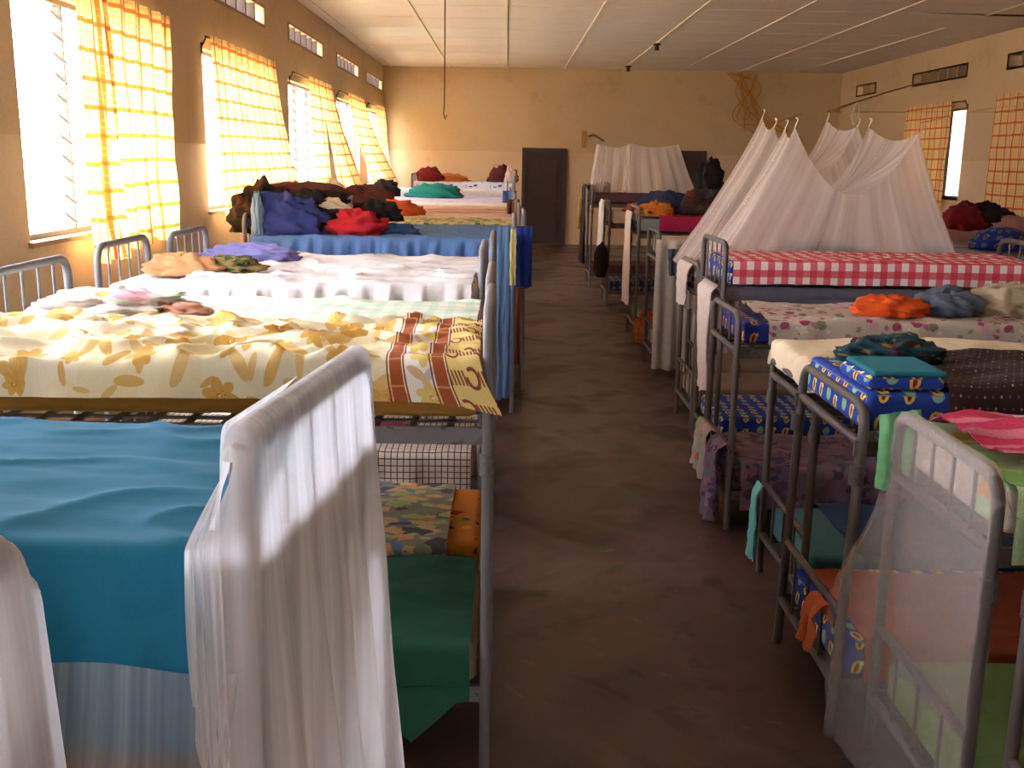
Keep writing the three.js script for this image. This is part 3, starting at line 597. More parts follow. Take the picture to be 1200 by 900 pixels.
// white beds
mattress(B.L3, 'up', 0.15, fabric(T.dirtywhite), 'white mattress with brown stains at its bare head end');
sheet(B.L3, 'bed_sheet', solid('#efe8e6'), 'white sheet tucked and gathered over half of the stained mattress', 'bed sheet', { s1: 1.5, dn: 0.19, df: 0.1, amp: 0.02, k: 3.4, rip: 0.013, gath: 0.07, freq: 46, seed: 21, hug: 0.034, nu: 190, nv: 70, dirx: 1.5, diry: 1, ridgek: 1.2 });
crumple('shirt', B.L3.P(1.58, B.L3.upTop + 0.012, 0.34), [0.2, 0.085, 0.09], fabric(T.weave, '#c9905c'), 'tan crumpled shirt on the stained white mattress', 'clothing', 8);
crumple('scarf', B.L3.P(1.36, B.L3.upTop + 0.02, 0.42), [0.18, 0.07, 0.09], fabric(T.greenfloral, '#a09070'), 'olive green crumpled scarf beside the tan shirt', 'clothing', 9);
mattress(B.L3, 'low', 0.14, solid('#a8947e'), 'mattress under the black checked blanket');
sheet(B.L3, 'blanket', fabric(T.check), 'cream blanket with a black check on a lower bunk', 'blanket', { level: 'low', dn: 0.2, df: 0.1, amp: 0.01, seed: 17, hug: 0.02 });
crumple('cloth', B.L3.P(0.78, B.L3.lowTop + 0.012, 0.3), [0.42, 0.06, 0.2], fabric(T.weave, '#c23a6c'), 'flat magenta pink cloth lying on the black checked blanket', 'cloth', 4, null, { amt: 0.2 });
mattress(B.L4, 'up', 0.15, solid('#d8ccc0'), 'mattress under the white sheet with the lilac towel');
sheet(B.L4, 'bed_sheet', solid('#f0ebe8'), 'plain white sheet on the bunk next to the blue sheets', 'bed sheet', { dn: 0.14, df: 0.12, amp: 0.02, k: 3, ridgek: 0.9, rip: 0.012, gath: 0.08, freq: 40, nu: 150, seed: 25, hug: 0.03 });
crumple('towel', B.L4.P(1.45, B.L4.upTop + 0.02, 0.28), [0.28, 0.075, 0.16], fabric(T.weave, '#8a86c0'), 'lilac blue crumpled towel on a white sheet', 'towel', 11, null, { k: 3 });
mattress(B.L4, 'low', 0.14, solid('#d8ccc0'), 'bare pale mattress below the white sheet with the towel');
// blue beds
for (const [id, lab, sd] of [['L5', 'blue sheet with a gathered skirt hanging before the white beds', 31], ['L6', 'blue sheet on the bunk behind the gathered blue one', 33]]) {
  mattress(B[id], 'up', 0.16, solid('#9aa0a8'), id === 'L5' ? 'mattress under the gathered blue sheet' : 'mattress under the second blue sheet');
  sheet(B[id], 'bed_sheet', solid('#5d86c2'), lab, 'bed sheet', { dn: 0.2, df: 0.12, dfoot: id === 'L6' ? 0 : 0, amp: 0.02, k: 4, rip: 0.017, gath: 0.08, freq: 44, nu: 180, seed: sd, hug: 0.034 });
  mattress(B[id], 'low', 0.14, solid('#9aa0a8'), id === 'L5' ? 'grey mattress below the gathered blue sheet' : 'grey mattress below the second blue sheet');
}
hang('bed_cover', [-0.07, 1.5, -8.0], [0.055, 1.5, -8.0], 0.15, solid('#5f82ac'), 'pale blue cover hanging from the end rail to near the floor', 'bed cover', { folds: 2, amp: 0.008, back: 0.08, seed: 2 });
hang('shirt', [0.03, 1.42, -8.84], [0.22, 1.42, -8.84], 0.93, fabric(T.weave, '#2648b0'), 'royal blue shirt hanging on the end rail', 'clothing', { folds: 3, amp: 0.025, back: 0.1, seed: 6 });
hang('scarf', [0.03, 1.46, -7.93], [0.075, 1.46, -7.93], 1.05, fabric(T.weave, '#d8cf86'), 'narrow yellow scarf hanging between the blue cloths', 'clothing', { folds: 1, amp: 0.008, back: 0.03, seed: 9 });
hang('trousers', [0.04, 0.9, -8.82], [0.13, 0.9, -8.82], 0.25, fabric(T.weave, '#8a4a2c'), 'rust brown trousers hanging below the royal blue shirt', 'clothing', { folds: 2, amp: 0.02, seed: 10 });
{ // the heap of clothes
  const y = B.L5.upTop + 0.015, heap = 'clothes heaped at the head of the blue bed';
  const c = (n, s, dy, w, size, m, lab, sd, o) => crumple(n, B.L5.P(s, y + dy, w), size, m, lab, 'clothing', sd, heap, o);
  c('jacket', 2.0, 0, 0.3, [0.28, 0.28, 0.26], fabric(T.dark, '#c8a890'), 'dark camouflage jacket bulging over the head end of the heap', 41, { amt: 0.5 });
  c('jeans', 1.8, 0, 0.12, [0.3, 0.22, 0.14], fabric(T.weave, '#333f80'), 'navy blue jeans at the front of the heap', 42, { amt: 0.55 });
  c('trouser_leg', 2.0, 0, 0.03, [0.05, 0.24, 0.05], fabric(T.weave, '#8fb0cc'), 'pale blue trouser leg down the front of the heap', 43);
  c('jacket', 1.62, 0.02, 0.36, [0.34, 0.24, 0.24], fabric(T.dark, '#a09080'), 'dark patterned jacket in the middle of the heap', 44, { amt: 0.5 });
  c('shirt', 1.27, 0, 0.26, [0.26, 0.15, 0.2], fabric(T.weave, '#c41e2c'), 'bright red shirt at the aisle side of the heap', 45, { amt: 0.5 });
  c('trousers', 1.02, 0, 0.34, [0.24, 0.07, 0.14], fabric(T.weave, '#31507e'), 'dark blue trousers trailing off the heap', 46);
  c('travel_bag', 1.72, 0.27, 0.46, [0.36, 0.11, 0.14], fabric(T.weave, '#5c3024'), 'long brown bag on top of the heap', 47, { amt: 0.18 });
  c('jumper', 1.5, 0.17, 0.3, [0.2, 0.09, 0.12], fabric(T.weave, '#cdbd98'), 'beige jumper on top of the heap below the brown bag', 48);
  c('scarf', 1.12, 0.1, 0.42, [0.2, 0.13, 0.16], fabric(T.dark, '#8aa070'), 'dark green scarf behind the red shirt', 49);
}
// the far beds of that row
const farL = [
  ['L7', fabric(T.greenfloral), 'green leaf printed sheet beyond the blue ones', 0.12, 51], ['L8', fabric(T.pinkline), 'pink striped sheet under the orange cloth', 0.16, 52], ['L9', fabric(T.pinkline, '#fff0ea'), 'pale pink striped sheet without clothes', 0.16, 53],
  ['L10', fabric(T.trim), 'white sheet edged with brown dots', 0.17, 54], ['L11', solid('#e6dcee'), 'lilac white sheet under the teal cloth', 0.15, 55], ['L12', solid('#f2ece8'), 'plain white sheet near the far wall', 0.15, 56], ['L13', fabric(T.bluewhite), 'blue and white sheet on the farthest bed', 0.15, 57]];
for (const [id, m, lab, dn, sd] of farL) {
  mattress(B[id], 'up', 0.16, solid('#c8b4a0'), 'mattress under the ' + lab);
  sheet(B[id], 'bed_sheet', m, lab, 'bed sheet', { dn, df: 0.1, amp: 0.014, seed: sd, nu: 60, nv: 30, hug: 0.02 });
  mattress(B[id], 'low', 0.14, solid('#c8b4a0'), 'lower mattress on the bed with the ' + lab);
}
const onBed = (id, s, w, size, m, n, lab, sd, cat = 'clothing', dy = 0.014) => crumple(n, B[id].P(s, B[id].upTop + dy, w), size, m, lab, cat, sd, null, { detail: 30 });
onBed('L8', 1.3, 0.2, [0.3, 0.12, 0.15], fabric(T.weave, '#e0682c'), 'cloth', 'bright orange cloth on the pink striped sheet', 61, 'cloth');
onBed('L8', 2.0, 0.4, [0.2, 0.26, 0.2], fabric(T.weave, '#cfc6c0'), 'laundry_bag', 'pale grey bundle at the head of the pink striped bed', 62, 'bundle');
onBed('L8', 1.66, 0.5, [0.3, 0.22, 0.18], fabric(T.weave, '#5a2a30'), 'bag', 'long maroon bag beside the pale grey bundle', 63, 'bag');
onBed('L11', 1.2, 0.2, [0.42, 0.16, 0.2], fabric(T.weave, '#1f8a7c'), 'cloth', 'teal green cloth on the lilac white sheet', 64, 'cloth');
onBed('L11', 2.0, 0.45, [0.22, 0.2, 0.2], fabric(T.dark, '#c0a8a0'), 'cloth', 'dark bundle at the head of the lilac white bed', 65, 'cloth');
onBed('L13', 1.75, 0.3, [0.26, 0.22, 0.2], fabric(T.weave, '#8c2420'), 'jacket', 'dark red jacket on the farthest bed', 66);
onBed('L13', 1.4, 0.55, [0.42, 0.12, 0.18], fabric(T.weave, '#d8762c'), 'cloth', 'long orange cloth on the farthest bed', 67, 'cloth');
onBed('L13', 0.24, 0.5, [0.3, 0.24, 0.2], fabric(T.weave, '#5a1c1c'), 'jacket', 'maroon jacket over the end of the farthest bed', 68);
onBed('L13', 0.08, 0.12, [0.12, 0.24, 0.1], fabric(T.weave, '#dcc0b0'), 'pillow', 'pale pink pillow at the end of the farthest bed', 69, 'pillow');
hang('shirt', B.L11.P(0.12, 1.5, -0.03), B.L11.P(-0.1, 1.5, -0.03), 1.0, fabric(T.weave, '#4a66a8'), 'dull blue shirt on the rail of the lilac white bed', 'clothing', { folds: 2, back: 0.1, seed: 12 });
hang('towel', B.L9.P(0.1, 1.5, -0.03), B.L9.P(-0.06, 1.5, -0.03), 0.8, fabric(T.weave, '#6a4a44'), 'brown towel on the rail of the pale pink striped bed', 'towel', { folds: 2, back: 0.1, seed: 13 });

// ----- row on the other side of the aisle -----
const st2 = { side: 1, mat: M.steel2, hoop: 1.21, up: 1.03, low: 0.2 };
bunk('R00', { ...st2, x: 1.36, d0: 1.72, label: 'bunk bed beside the net covered one, nearest the back wall' });
bunk('R0', { ...st2, x: 1.29, bars: 4, d0: 2.53, W: 0.7, label: 'bunk bed with a pink and white towel and a net over its end rail' });
bunk('R1', { ...st2, up: 1.1, bars: 0, x: 1.18, d0: 3.32, W: 0.72, lean: 0.03, label: 'bunk bed with a dotted brown blanket and blue printed mattress' });
bunk('R2', { ...st2, x: 1.29, d0: 4.1, W: 0.71, foot: 'low', label: 'bunk bed with a cream sheet and no rail hoop at its end' });
bunk('R3', { ...st2, bars: 2, x: 1.25, d0: 5.42, W: 0.66, label: 'bunk bed with a pink and green flowered sheet' });
bunk('R4', { ...st2, x: 1.4, d0: 6.55, W: 0.74, L: 2.1, hoop: 1.5, up: 1.22, label: 'tall bunk bed with a red gingham sheet' });
bunk('R5', { ...st2, x: 1.4, d0: 7.4, W: 0.7, hoop: 1.27, up: 1.08, label: 'bunk bed under the large four peaked net behind the gingham' });
bunk('R6', { ...st2, x: 1.62, d0: 8.25, W: 0.7, hoop: 1.27, up: 1.08, label: 'bunk bed under the rear four peaked net' });
bunk('R7', { ...st2, x: 1.42, d0: 9.55, W: 0.75, hoop: 1.36, up: 1.12, label: 'bunk bed with a pale sheet draped to the floor at its end' });
bunk('R8', { ...st2, x: 1.46, d0: 11.4, W: 0.75, hoop: 1.5, up: 1.23, label: 'bunk bed with a magenta cover and a long white towel' });
bunk('R9', { ...st2, x: 1.42, d0: 14.3, W: 0.78, hoop: 1.45, up: 1.15, label: 'bunk bed with a cream cover and two white towels' });
bunk('R10', { ...st2, x: 1.36, d0: 16.6, W: 0.8, hoop: 1.62, up: 1.33, label: 'bunk bed under the two boxy nets by the far wall' });
// towel bed with net
mattress(B.R00, 'up', 0.14, solid('#9a8a7a'), 'mattress on the bunk beside the net covered one');
mattress(B.R0, 'up', 0.13, fabric(T.pastel, '#e8e0d8'), 'pastel printed mattress under the green sheet');
sheet(B.R0, 'bed_sheet', fabric(T.pastel, '#c8f0c0'), 'pale green and white printed sheet behind the net', 'bed sheet', { s0: 0.04, dn: 0.2, df: 0.14, dfoot: 0, amp: 0.012, seed: 71, hug: 0.02 });
sheet(B.R0, 'towel', fabric(T.pinkwhite), 'pink towel with broad white stripes', 'towel', { y: 1.03 + 0.015 + 0.13 + 0.025, s0: 0.1, s1: 1.7, dn: 0, df: 0.02, w0: 0.2, amp: 0.025, k: 4, seed: 72 });
hang('cloth', B.R0.P(-0.06, 1.18, 0.735), B.R0.P(0.07, 1.2, 0.735), 0.97, fabric(T.weave, '#7fc88a'), 'mint green corner of cloth falling beside the net', 'cloth', { folds: 1.5, amp: 0.02, seed: 5 });
mattress(B.R0, 'low', 0.14, solid('#7c9a56'), 'mossy green mattress behind the net');
hang('shirt', [1.4, 1.0, -2.46], [1.52, 1.0, -2.4], 0.78, fabric(T.weave, '#5a78c8'), 'small blue cloth hanging between the two nearest bunks', 'clothing', { folds: 1.2, amp: 0.015, back: 0.04, seed: 15 });
// brown dotted bed
mattress(B.R1, 'up', 0.14, fabric(T.bluemat), 'blue printed mattress under the dotted brown blanket');
sheet(B.R1, 'blanket', fabric(T.brown), 'dark brown blanket dotted with small light spots', 'blanket', { s0: 0.3, dn: 0.17, df: 0.04, amp: 0.035, k: 2.2, seed: 75, hug: 0.01, w0: 0 });
crumple('cloth', B.R1.P(0.3, B.R1.upTop + 0.008, 0.54), [0.19, 0.075, 0.13], fabric(T.darkgreen), 'dark teal and maroon crumpled cloth at the end of the brown bed', 'cloth', 21);
{
  const c = B.R1.P(0.17, B.R1.upTop + 0.004, 0.18), o = group('folded_pad', ...c, 'folded blue printed pad with a teal top', 'pad');
  part('pad', metreUV(new RoundedBoxGeometry(0.27, 0.05, 0.3, 3, 0.024).translate(0, 0.025, 0)), fabric(T.bluemat), o);
  part('cover', new RoundedBoxGeometry(0.25, 0.02, 0.29, 3, 0.01).translate(0.012, 0.056, 0), solid('#147a88'), o, 'bright teal cloth top');
}
mattress(B.R1, 'low', 0.14, fabric(T.bluemat), 'blue printed mattress on the bunk under the orange blanket');
sheet(B.R1, 'blanket', solid('#b0512c'), 'rust orange blanket on a lower bunk', 'blanket', { level: 'low', s0: 0.1, dn: 0.14, df: 0.0, w0: 0.0, w1: 0.62, amp: 0.02, seed: 77, hug: 0.01 });
hang('blanket', B.R1.P(-0.03, 0.46, 0.16), B.R1.P(-0.03, 0.46, 0.03), 0.3, fabric(T.weave, '#c05a30'), 'orange blanket end hanging out into the aisle', 'blanket', { folds: 1.5, amp: 0.02, back: 0.06, seed: 3 });
// cream bed
mattress(B.R2, 'up', 0.12, fabric(T.bluemat), 'thin blue printed mattress under the cream sheet');
sheet(B.R2, 'bed_sheet', solid('#efdab6'), 'cream sheet sagging over the end of a blue printed mattress', 'bed sheet', { s0: 0.02, dn: 0.04, df: 0.1, dfoot: 0.12, amp: 0.025, k: 2.3, seed: 81, hug: 0.03, hem: 0.6 });
mattress(B.R2, 'low', 0.14, solid('#50808a'), 'grey teal mattress on the bunk below the cream sheet');
sheet(B.R2, 'bed_sheet', solid('#2a4668'), 'navy blue sheet on the bunk below the cream sheet', 'bed sheet', { level: 'low', s0: 0.25, dn: 0.12, df: 0.08, amp: 0.015, seed: 83, hug: 0.02 });
hang('towel', B.R2.P(-0.03, 0.46, 0.7), B.R2.P(-0.03, 0.46, 0.6), 0.1, fabric(T.weave, '#6ab0a8'), 'narrow aqua towel by the leg of the cream bed', 'towel', { folds: 1, amp: 0.01, seed: 4 });
// flowered bed
mattress(B.R3, 'up', 0.12, fabric(T.bluemat, '#e8b0c0'), 'purple printed mattress under the flowered sheet');
sheet(B.R3, 'bed_sheet', fabric(T.floral), 'faded sheet with pink and green flowers', 'bed sheet', { s0: 0.16, dn: 0.12, df: 0.1, amp: 0.028, k: 2.6, seed: 85, hug: 0.02 });
crumple('cloth', B.R3.P(0.88, B.R3.upTop + 0.02, 0.22), [0.2, 0.085, 0.13], solid('#f05a10'), 'vivid orange crumpled cloth on the flowered sheet', 'cloth', 31, null, { k: 3.2 });
crumple('jeans', B.R3.P(1.24, B.R3.upTop + 0.02, 0.3), [0.2, 0.11, 0.15], fabric(T.weave, '#5a6470'), 'grey blue jeans crumpled beside the orange cloth', 'clothing', 32);
crumple('jumper', B.R3.P(1.58, B.R3.upTop + 0.02, 0.34), [0.24, 0.12, 0.15], fabric(T.weave, '#b8a888'), 'beige jumper beside the grey blue jeans', 'clothing', 33);
mattress(B.R3, 'low', 0.14, fabric(T.purple), 'purple grey mattress on the bunk below the flowered sheet');
sheet(B.R3, 'blanket', fabric(T.purple, '#e0d0d8'), 'purple grey patterned blanket on a lower bunk', 'blanket', { level: 'low', s0: 0.06, dn: 0.24, df: 0.1, amp: 0.03, seed: 87, hug: 0.02 });
hang('blanket', B.R3.P(-0.03, 0.47, 0.24), B.R3.P(-0.03, 0.47, -0.02), 0.03, fabric(T.purple, '#e8e0e8'), 'patterned blanket end hanging to the floor by the flowered bed', 'blanket', { folds: 2, amp: 0.03, back: 0.05, seed: 8 });
hang('cloth', B.R3.P(-0.03, 0.47, 0.62), B.R3.P(-0.03, 0.47, 0.3), 0.16, fabric(T.pastel, '#c8c0c8'), 'pale ragged cloth on the low rail of the flowered bed', 'cloth', { folds: 3, amp: 0.025, back: 0.06, seed: 18, hem: 0.3 });
// gingham bed
mattress(B.R4, 'up', 0.15, fabric(T.bluemat), 'blue and yellow printed mattress under the red gingham');
sheet(B.R4, 'bed_sheet', fabric(T.gingham), 'red and white gingham sheet', 'bed sheet', { s0: 0.05, dn: 0.15, df: 0.12, amp: 0.012, rip: 0.006, freq: 14, seed: 91, hug: 0.02, hem: 0.08 });
mattress(B.R4, 'low', 0.14, fabric(T.bluemat), 'blue and yellow printed mattress on the bunk below the gingham');
hang('bed_cover', B.R4.P(0.1, 1.2, 0.0), B.R4.P(2.05, 1.2, 0.0), 1.02, fabric(T.weave, '#5c5a66'), 'grey cover hanging below the gingham sheet', 'bed cover', { folds: 7, amp: 0.006, seed: 92 });
hang('shirt', B.R4.P(-0.03, 1.2, 0.5), B.R4.P(-0.03, 1.2, 0.04), 0.52, fabric(T.weave, '#dcd2d0'), 'white shirt hanging from the end of the gingham bed', 'clothing', { folds: 2, amp: 0.02, back: 0.05, seed: 20, taper: 0.6, mid: 0.25 });
// beds under the peaked nets
for (const [id, m, lab] of [['R5', solid('#b8a49a'), 'pale sheet under the large four peaked net'], ['R6', solid('#b0a090'), 'pale sheet under the rear four peaked net']]) {
  mattress(B[id], 'up', 0.14, solid('#9a8678'), 'mattress below the ' + lab);
  sheet(B[id], 'bed_sheet', m, lab, 'bed sheet', { dn: 0.12, df: 0.1, amp: 0.014, seed: 93, nu: 60, nv: 30, hug: 0.02 });
  mattress(B[id], 'low', 0.14, solid('#9a8678'), 'lower mattress below the ' + lab);
}
crumple('pillow', B.R5.P(0.95, B.R5.upTop + 0.014, 0.3), [0.42, 0.14, 0.18], fabric(T.weave, '#5c6468'), 'grey green pillow showing through the large net', 'pillow', 35, null, { amt: 0.14 });
tentNet('mosquito_net', 1.46, 3.34, 7.37, 8.1, 1.16, [[2.04, 2.262, 7.5], [2.935, 2.234, 7.5], [2.736, 2.288, 8.0], [2.102, 2.266, 8.0]], M.net, 'large white net with four peaks right behind the gingham bed', { sag: 0.46, sagSide: 0.08, ties: 0.06, seed: 3, grp: 'white mosquito nets' });
tentNet('mosquito_net', 1.46, 3.4, 8.2, 8.98, 1.16, [[2.093, 2.287, 8.3], [2.75, 2.3, 8.3], [2.64, 2.36, 8.75], [2.114, 2.379, 8.8]], M.net, 'rear white net with four peaks hung below the wooden pole', { sag: 0.42, sagSide: 0.06, ties: 0.06, seed: 6, grp: 'white mosquito nets' });
hang('mosquito_net', [1.42, 1.24, -8.18], [1.6, 1.24, -8.18], 0.85, M.net, 'gathered net tail hanging over the end of the bed in the aisle', 'mosquito net', { folds: 5, amp: 0.02, th: 0, seed: 30 });
hang('towel', B.R5.P(-0.03, 1.25, 0.6), B.R5.P(-0.03, 1.25, 0.1), 0.95, fabric(T.weave, '#d8c8c0'), 'cream cloth hanging from the low rail behind the gingham bed', 'towel', { folds: 2, amp: 0.015, back: 0.08, seed: 31, taper: 0.5 });
// draped sheet bed
mattress(B.R7, 'up', 0.14, solid('#b0a898'), 'mattress under the draped pale sheet');
sheet(B.R7, 'bed_sheet', fabric(T.pinkline, '#e8e4ec'), 'pale striped sheet on the bed before the magenta cover', 'bed sheet', { dn: 0.14, df: 0.1, amp: 0.014, seed: 95, nu: 60, nv: 30, hug: 0.02 });
hang('bed_sheet', B.R7.P(-0.04, 1.3, -0.035), B.R7.P(0.75, 1.3, -0.035), 0.08, fabric(T.weave, '#c8bcae'), 'long pale sheet hanging down the bed side to the floor', 'bed sheet', { folds: 6, amp: 0.035, back: 0.12, seed: 41, nv: 40 });
hang('shirt', B.R7.P(0.06, 1.2, -0.1), B.R7.P(0.22, 1.2, -0.1), 0.98, fabric(T.weave, '#5a626e'), 'grey blue shirt hung over the long pale sheet', 'clothing', { folds: 2, amp: 0.02, seed: 42, taper: 0.3 });
mattress(B.R7, 'low', 0.14, solid('#b0a898'), 'lower mattress behind the long pale sheet');
// magenta bed
mattress(B.R8, 'up', 0.14, solid('#8a9a98'), 'mattress under the magenta cover');
sheet(B.R8, 'bed_cover', solid('#b0184c'), 'magenta red cover below the dark bundle', 'bed cover', { s0: 0.22, dn: 0.14, df: 0.1, amp: 0.03, seed: 97, nu: 60, nv: 30, hug: 0.02 });
crumple('cloth', B.R8.P(0.2, B.R8.upTop + 0.02, 0.16), [0.2, 0.12, 0.12], fabric(T.batik), 'orange and black printed cloth at the end of the magenta bed', 'cloth', 51);
crumple('blanket', B.R8.P(0.36, B.R8.upTop + 0.03, 0.5), [0.34, 0.2, 0.2], fabric(T.weave, '#2c3a5c'), 'folded dark blue blanket on the magenta bed', 'blanket', 52, null, { amt: 0.25 });
crumple('jacket', B.R8.P(0.85, B.R8.upTop + 0.03, 0.4), [0.36, 0.24, 0.24], fabric(T.dark), 'dark jacket heap on the magenta bed', 'clothing', 53);
crumple('rucksack', B.R8.P(0.84, B.R8.upTop + 0.2, 0.46), [0.15, 0.27, 0.15], fabric(T.dark, '#7078a0'), 'tall dark navy rucksack standing on the jacket heap', 'rucksack', 54, null, { amt: 0.4, flat: 0.6 });
hang('towel', [1.42, 1.45, -12.1], [1.42, 1.45, -11.55], 0.4, fabric(T.weave, '#e2dcd2'), 'long white towel hanging on the rail of the magenta bed', 'towel', { folds: 2, amp: 0.012, back: 0.1, seed: 55 });
mattress(B.R8, 'low', 0.14, solid('#8a9a98'), 'lower mattress on the magenta bed');
crumple('bag', [1.62, 0.02, -11.3], [0.18, 0.24, 0.16], fabric(T.batik, '#c0a878'), 'orange and olive bag on the floor by the magenta bed', 'bag', 56, null, { flat: 0.5, amt: 0.25 });
// cream bed with towels
mattress(B.R9, 'up', 0.14, solid('#b09a8a'), 'mattress under the cream cover with towels');
sheet(B.R9, 'bed_cover', solid('#c8b49c'), 'cream cover on the bed with two white towels', 'bed cover', { dn: 0.15, df: 0.1, amp: 0.02, seed: 99, nu: 60, nv: 30, hug: 0.02 });
crumple('cloth', B.R9.P(0.5, B.R9.upTop + 0.014, 0.1), [0.3, 0.1, 0.1], fabric(T.weave, '#b05a4c'), 'dull red cloth on the cream cover', 'cloth', 57);
hang('towel', [1.37, 1.45, -15.0], [1.37, 1.45, -14.55], 0.5, fabric(T.weave, '#ded6cc'), 'wide white towel on the rail of the cream covered bed', 'towel', { folds: 2, amp: 0.014, back: 0.1, seed: 58 });
hang('towel', [1.37, 1.45, -14.48], [1.37, 1.45, -14.3], 0.75, fabric(T.weave, '#d2cac4'), 'narrow white towel beside the wide one', 'towel', { folds: 1, amp: 0.012, back: 0.1, seed: 59 });
crumple('bag', [1.31, 0.42, -14.2], [0.1, 0.26, 0.1], fabric(T.weave, '#2a2220'), 'black bag hanging low below the white towels', 'bag', 60, null, { flat: 0.8, amt: 0.2 });
mattress(B.R9, 'low', 0.14, fabric(T.bluemat, '#b0a8a8'), 'blue printed lower mattress behind the towels');
// far bed with boxy nets
mattress(B.R10, 'up', 0.15, solid('#5a3a40'), 'maroon mattress under the boxy nets');
mattress(B.R10, 'low', 0.14, solid('#5a3a40'), 'maroon lower mattress under the boxy nets');
tentNet('mosquito_net', 1.36, 1.96, 16.7, 17.3, 1.51, [[1.46, 2.28, 16.85], [1.95, 2.26, 16.85], [1.95, 2.26, 17.25], [1.46, 2.28, 17.25]], M.netThin, 'thin see-through boxy net by the far door', { sag: 0.06, sagSide: 0.03, folds: 14, amp: 0.015, seed: 8, curve: 1, grp: 'white mosquito nets' });
tentNet('mosquito_net', 1.93, 3.02, 16.65, 17.35, 1.51, [[1.95, 2.29, 16.8], [2.73, 2.28, 16.8], [2.73, 2.27, 17.25], [1.95, 2.28, 17.25]], M.net, 'denser boxy net beside the see-through one', { sag: 0.06, sagSide: 0.03, folds: 18, amp: 0.015, seed: 9, curve: 1, grp: 'white mosquito nets' });
crumple('pillow', B.R10.P(0.2, B.R10.upTop + 0.01, 0.3), [0.16, 0.12, 0.16], fabric(T.weave, '#a87a74'), 'dull pink pillow inside the see-through net', 'pillow', 61);
hang('coat', [1.3, 1.62, -17.3], [1.3, 1.62, -16.75], 0.35, fabric(T.weave, '#2a2224'), 'black coat hanging at the end of the bed with boxy nets', 'clothing', { folds: 2, amp: 0.03, back: 0.08, seed: 71 });
hang('scarf', [1.22, 1.4, -17.2], [1.22, 1.4, -16.95], 0.9, fabric(T.weave, '#b8902c'), 'mustard yellow scarf over the black coat', 'clothing', { folds: 1, amp: 0.012, back: 0.03, seed: 72 });

// ----- row beyond, towards the side windows -----
bunk('S1', { ...st2, x: 3.75, d0: 8.1, W: 0.75, hoop: 1.4, up: 1.2, foot: 'low', label: 'bunk bed with a rolled blue mattress beyond the large net' });
bunk('S2', { ...st2, x: 3.75, d0: 9.15, W: 0.75, hoop: 1.45, up: 1.26, foot: 'low', label: 'bunk bed with a pink cover and a dark clothes pile' });
mattress(B.S1, 'up', 0.12, solid('#8a7a78'), 'mattress under the rolled blue mattress');
crumple('rolled_mattress', B.S1.P(0.28, B.S1.upTop + 0.004, 0.3), [0.24, 0.14, 0.2], fabric(T.bluemat, '#8890b8'), 'rolled dark blue printed mattress', 'mattress', 81, null, { amt: 0.12 });
crumple('rolled_mattress', B.S1.P(0.72, B.S1.upTop + 0.004, 0.3), [0.22, 0.13, 0.2], fabric(T.bluemat, '#707088'), 'second rolled mattress, dark brown and blue', 'mattress', 82, null, { amt: 0.12 });
mattress(B.S2, 'up', 0.14, solid('#d8ccc4'), 'mattress under the pink cover');
sheet(B.S2, 'bed_cover', solid('#b0787c'), 'dusty pink cover below the dark clothes pile', 'bed cover', { dn: 0.07, df: 0.1, amp: 0.03, seed: 103, nu: 60, nv: 30, hug: 0.02 });
crumple('jacket', B.S2.P(0.42, B.S2.upTop + 0.02, 0.3), [0.2, 0.17, 0.18], fabric(T.weave, '#7a1420'), 'dark red jacket in the pile beyond the net', 'clothing', 83);
crumple('jacket', B.S2.P(0.66, B.S2.upTop + 0.02, 0.34), [0.24, 0.17, 0.18], fabric(T.dark, '#808090'), 'black jacket beside the dark red one', 'clothing', 84);
crumple('cloth', B.S2.P(0.85, B.S2.upTop + 0.02, 0.2), [0.22, 0.1, 0.12], fabric(T.weave, '#c08a84'), 'pink crumpled cloth beside the black jacket', 'cloth', 85);

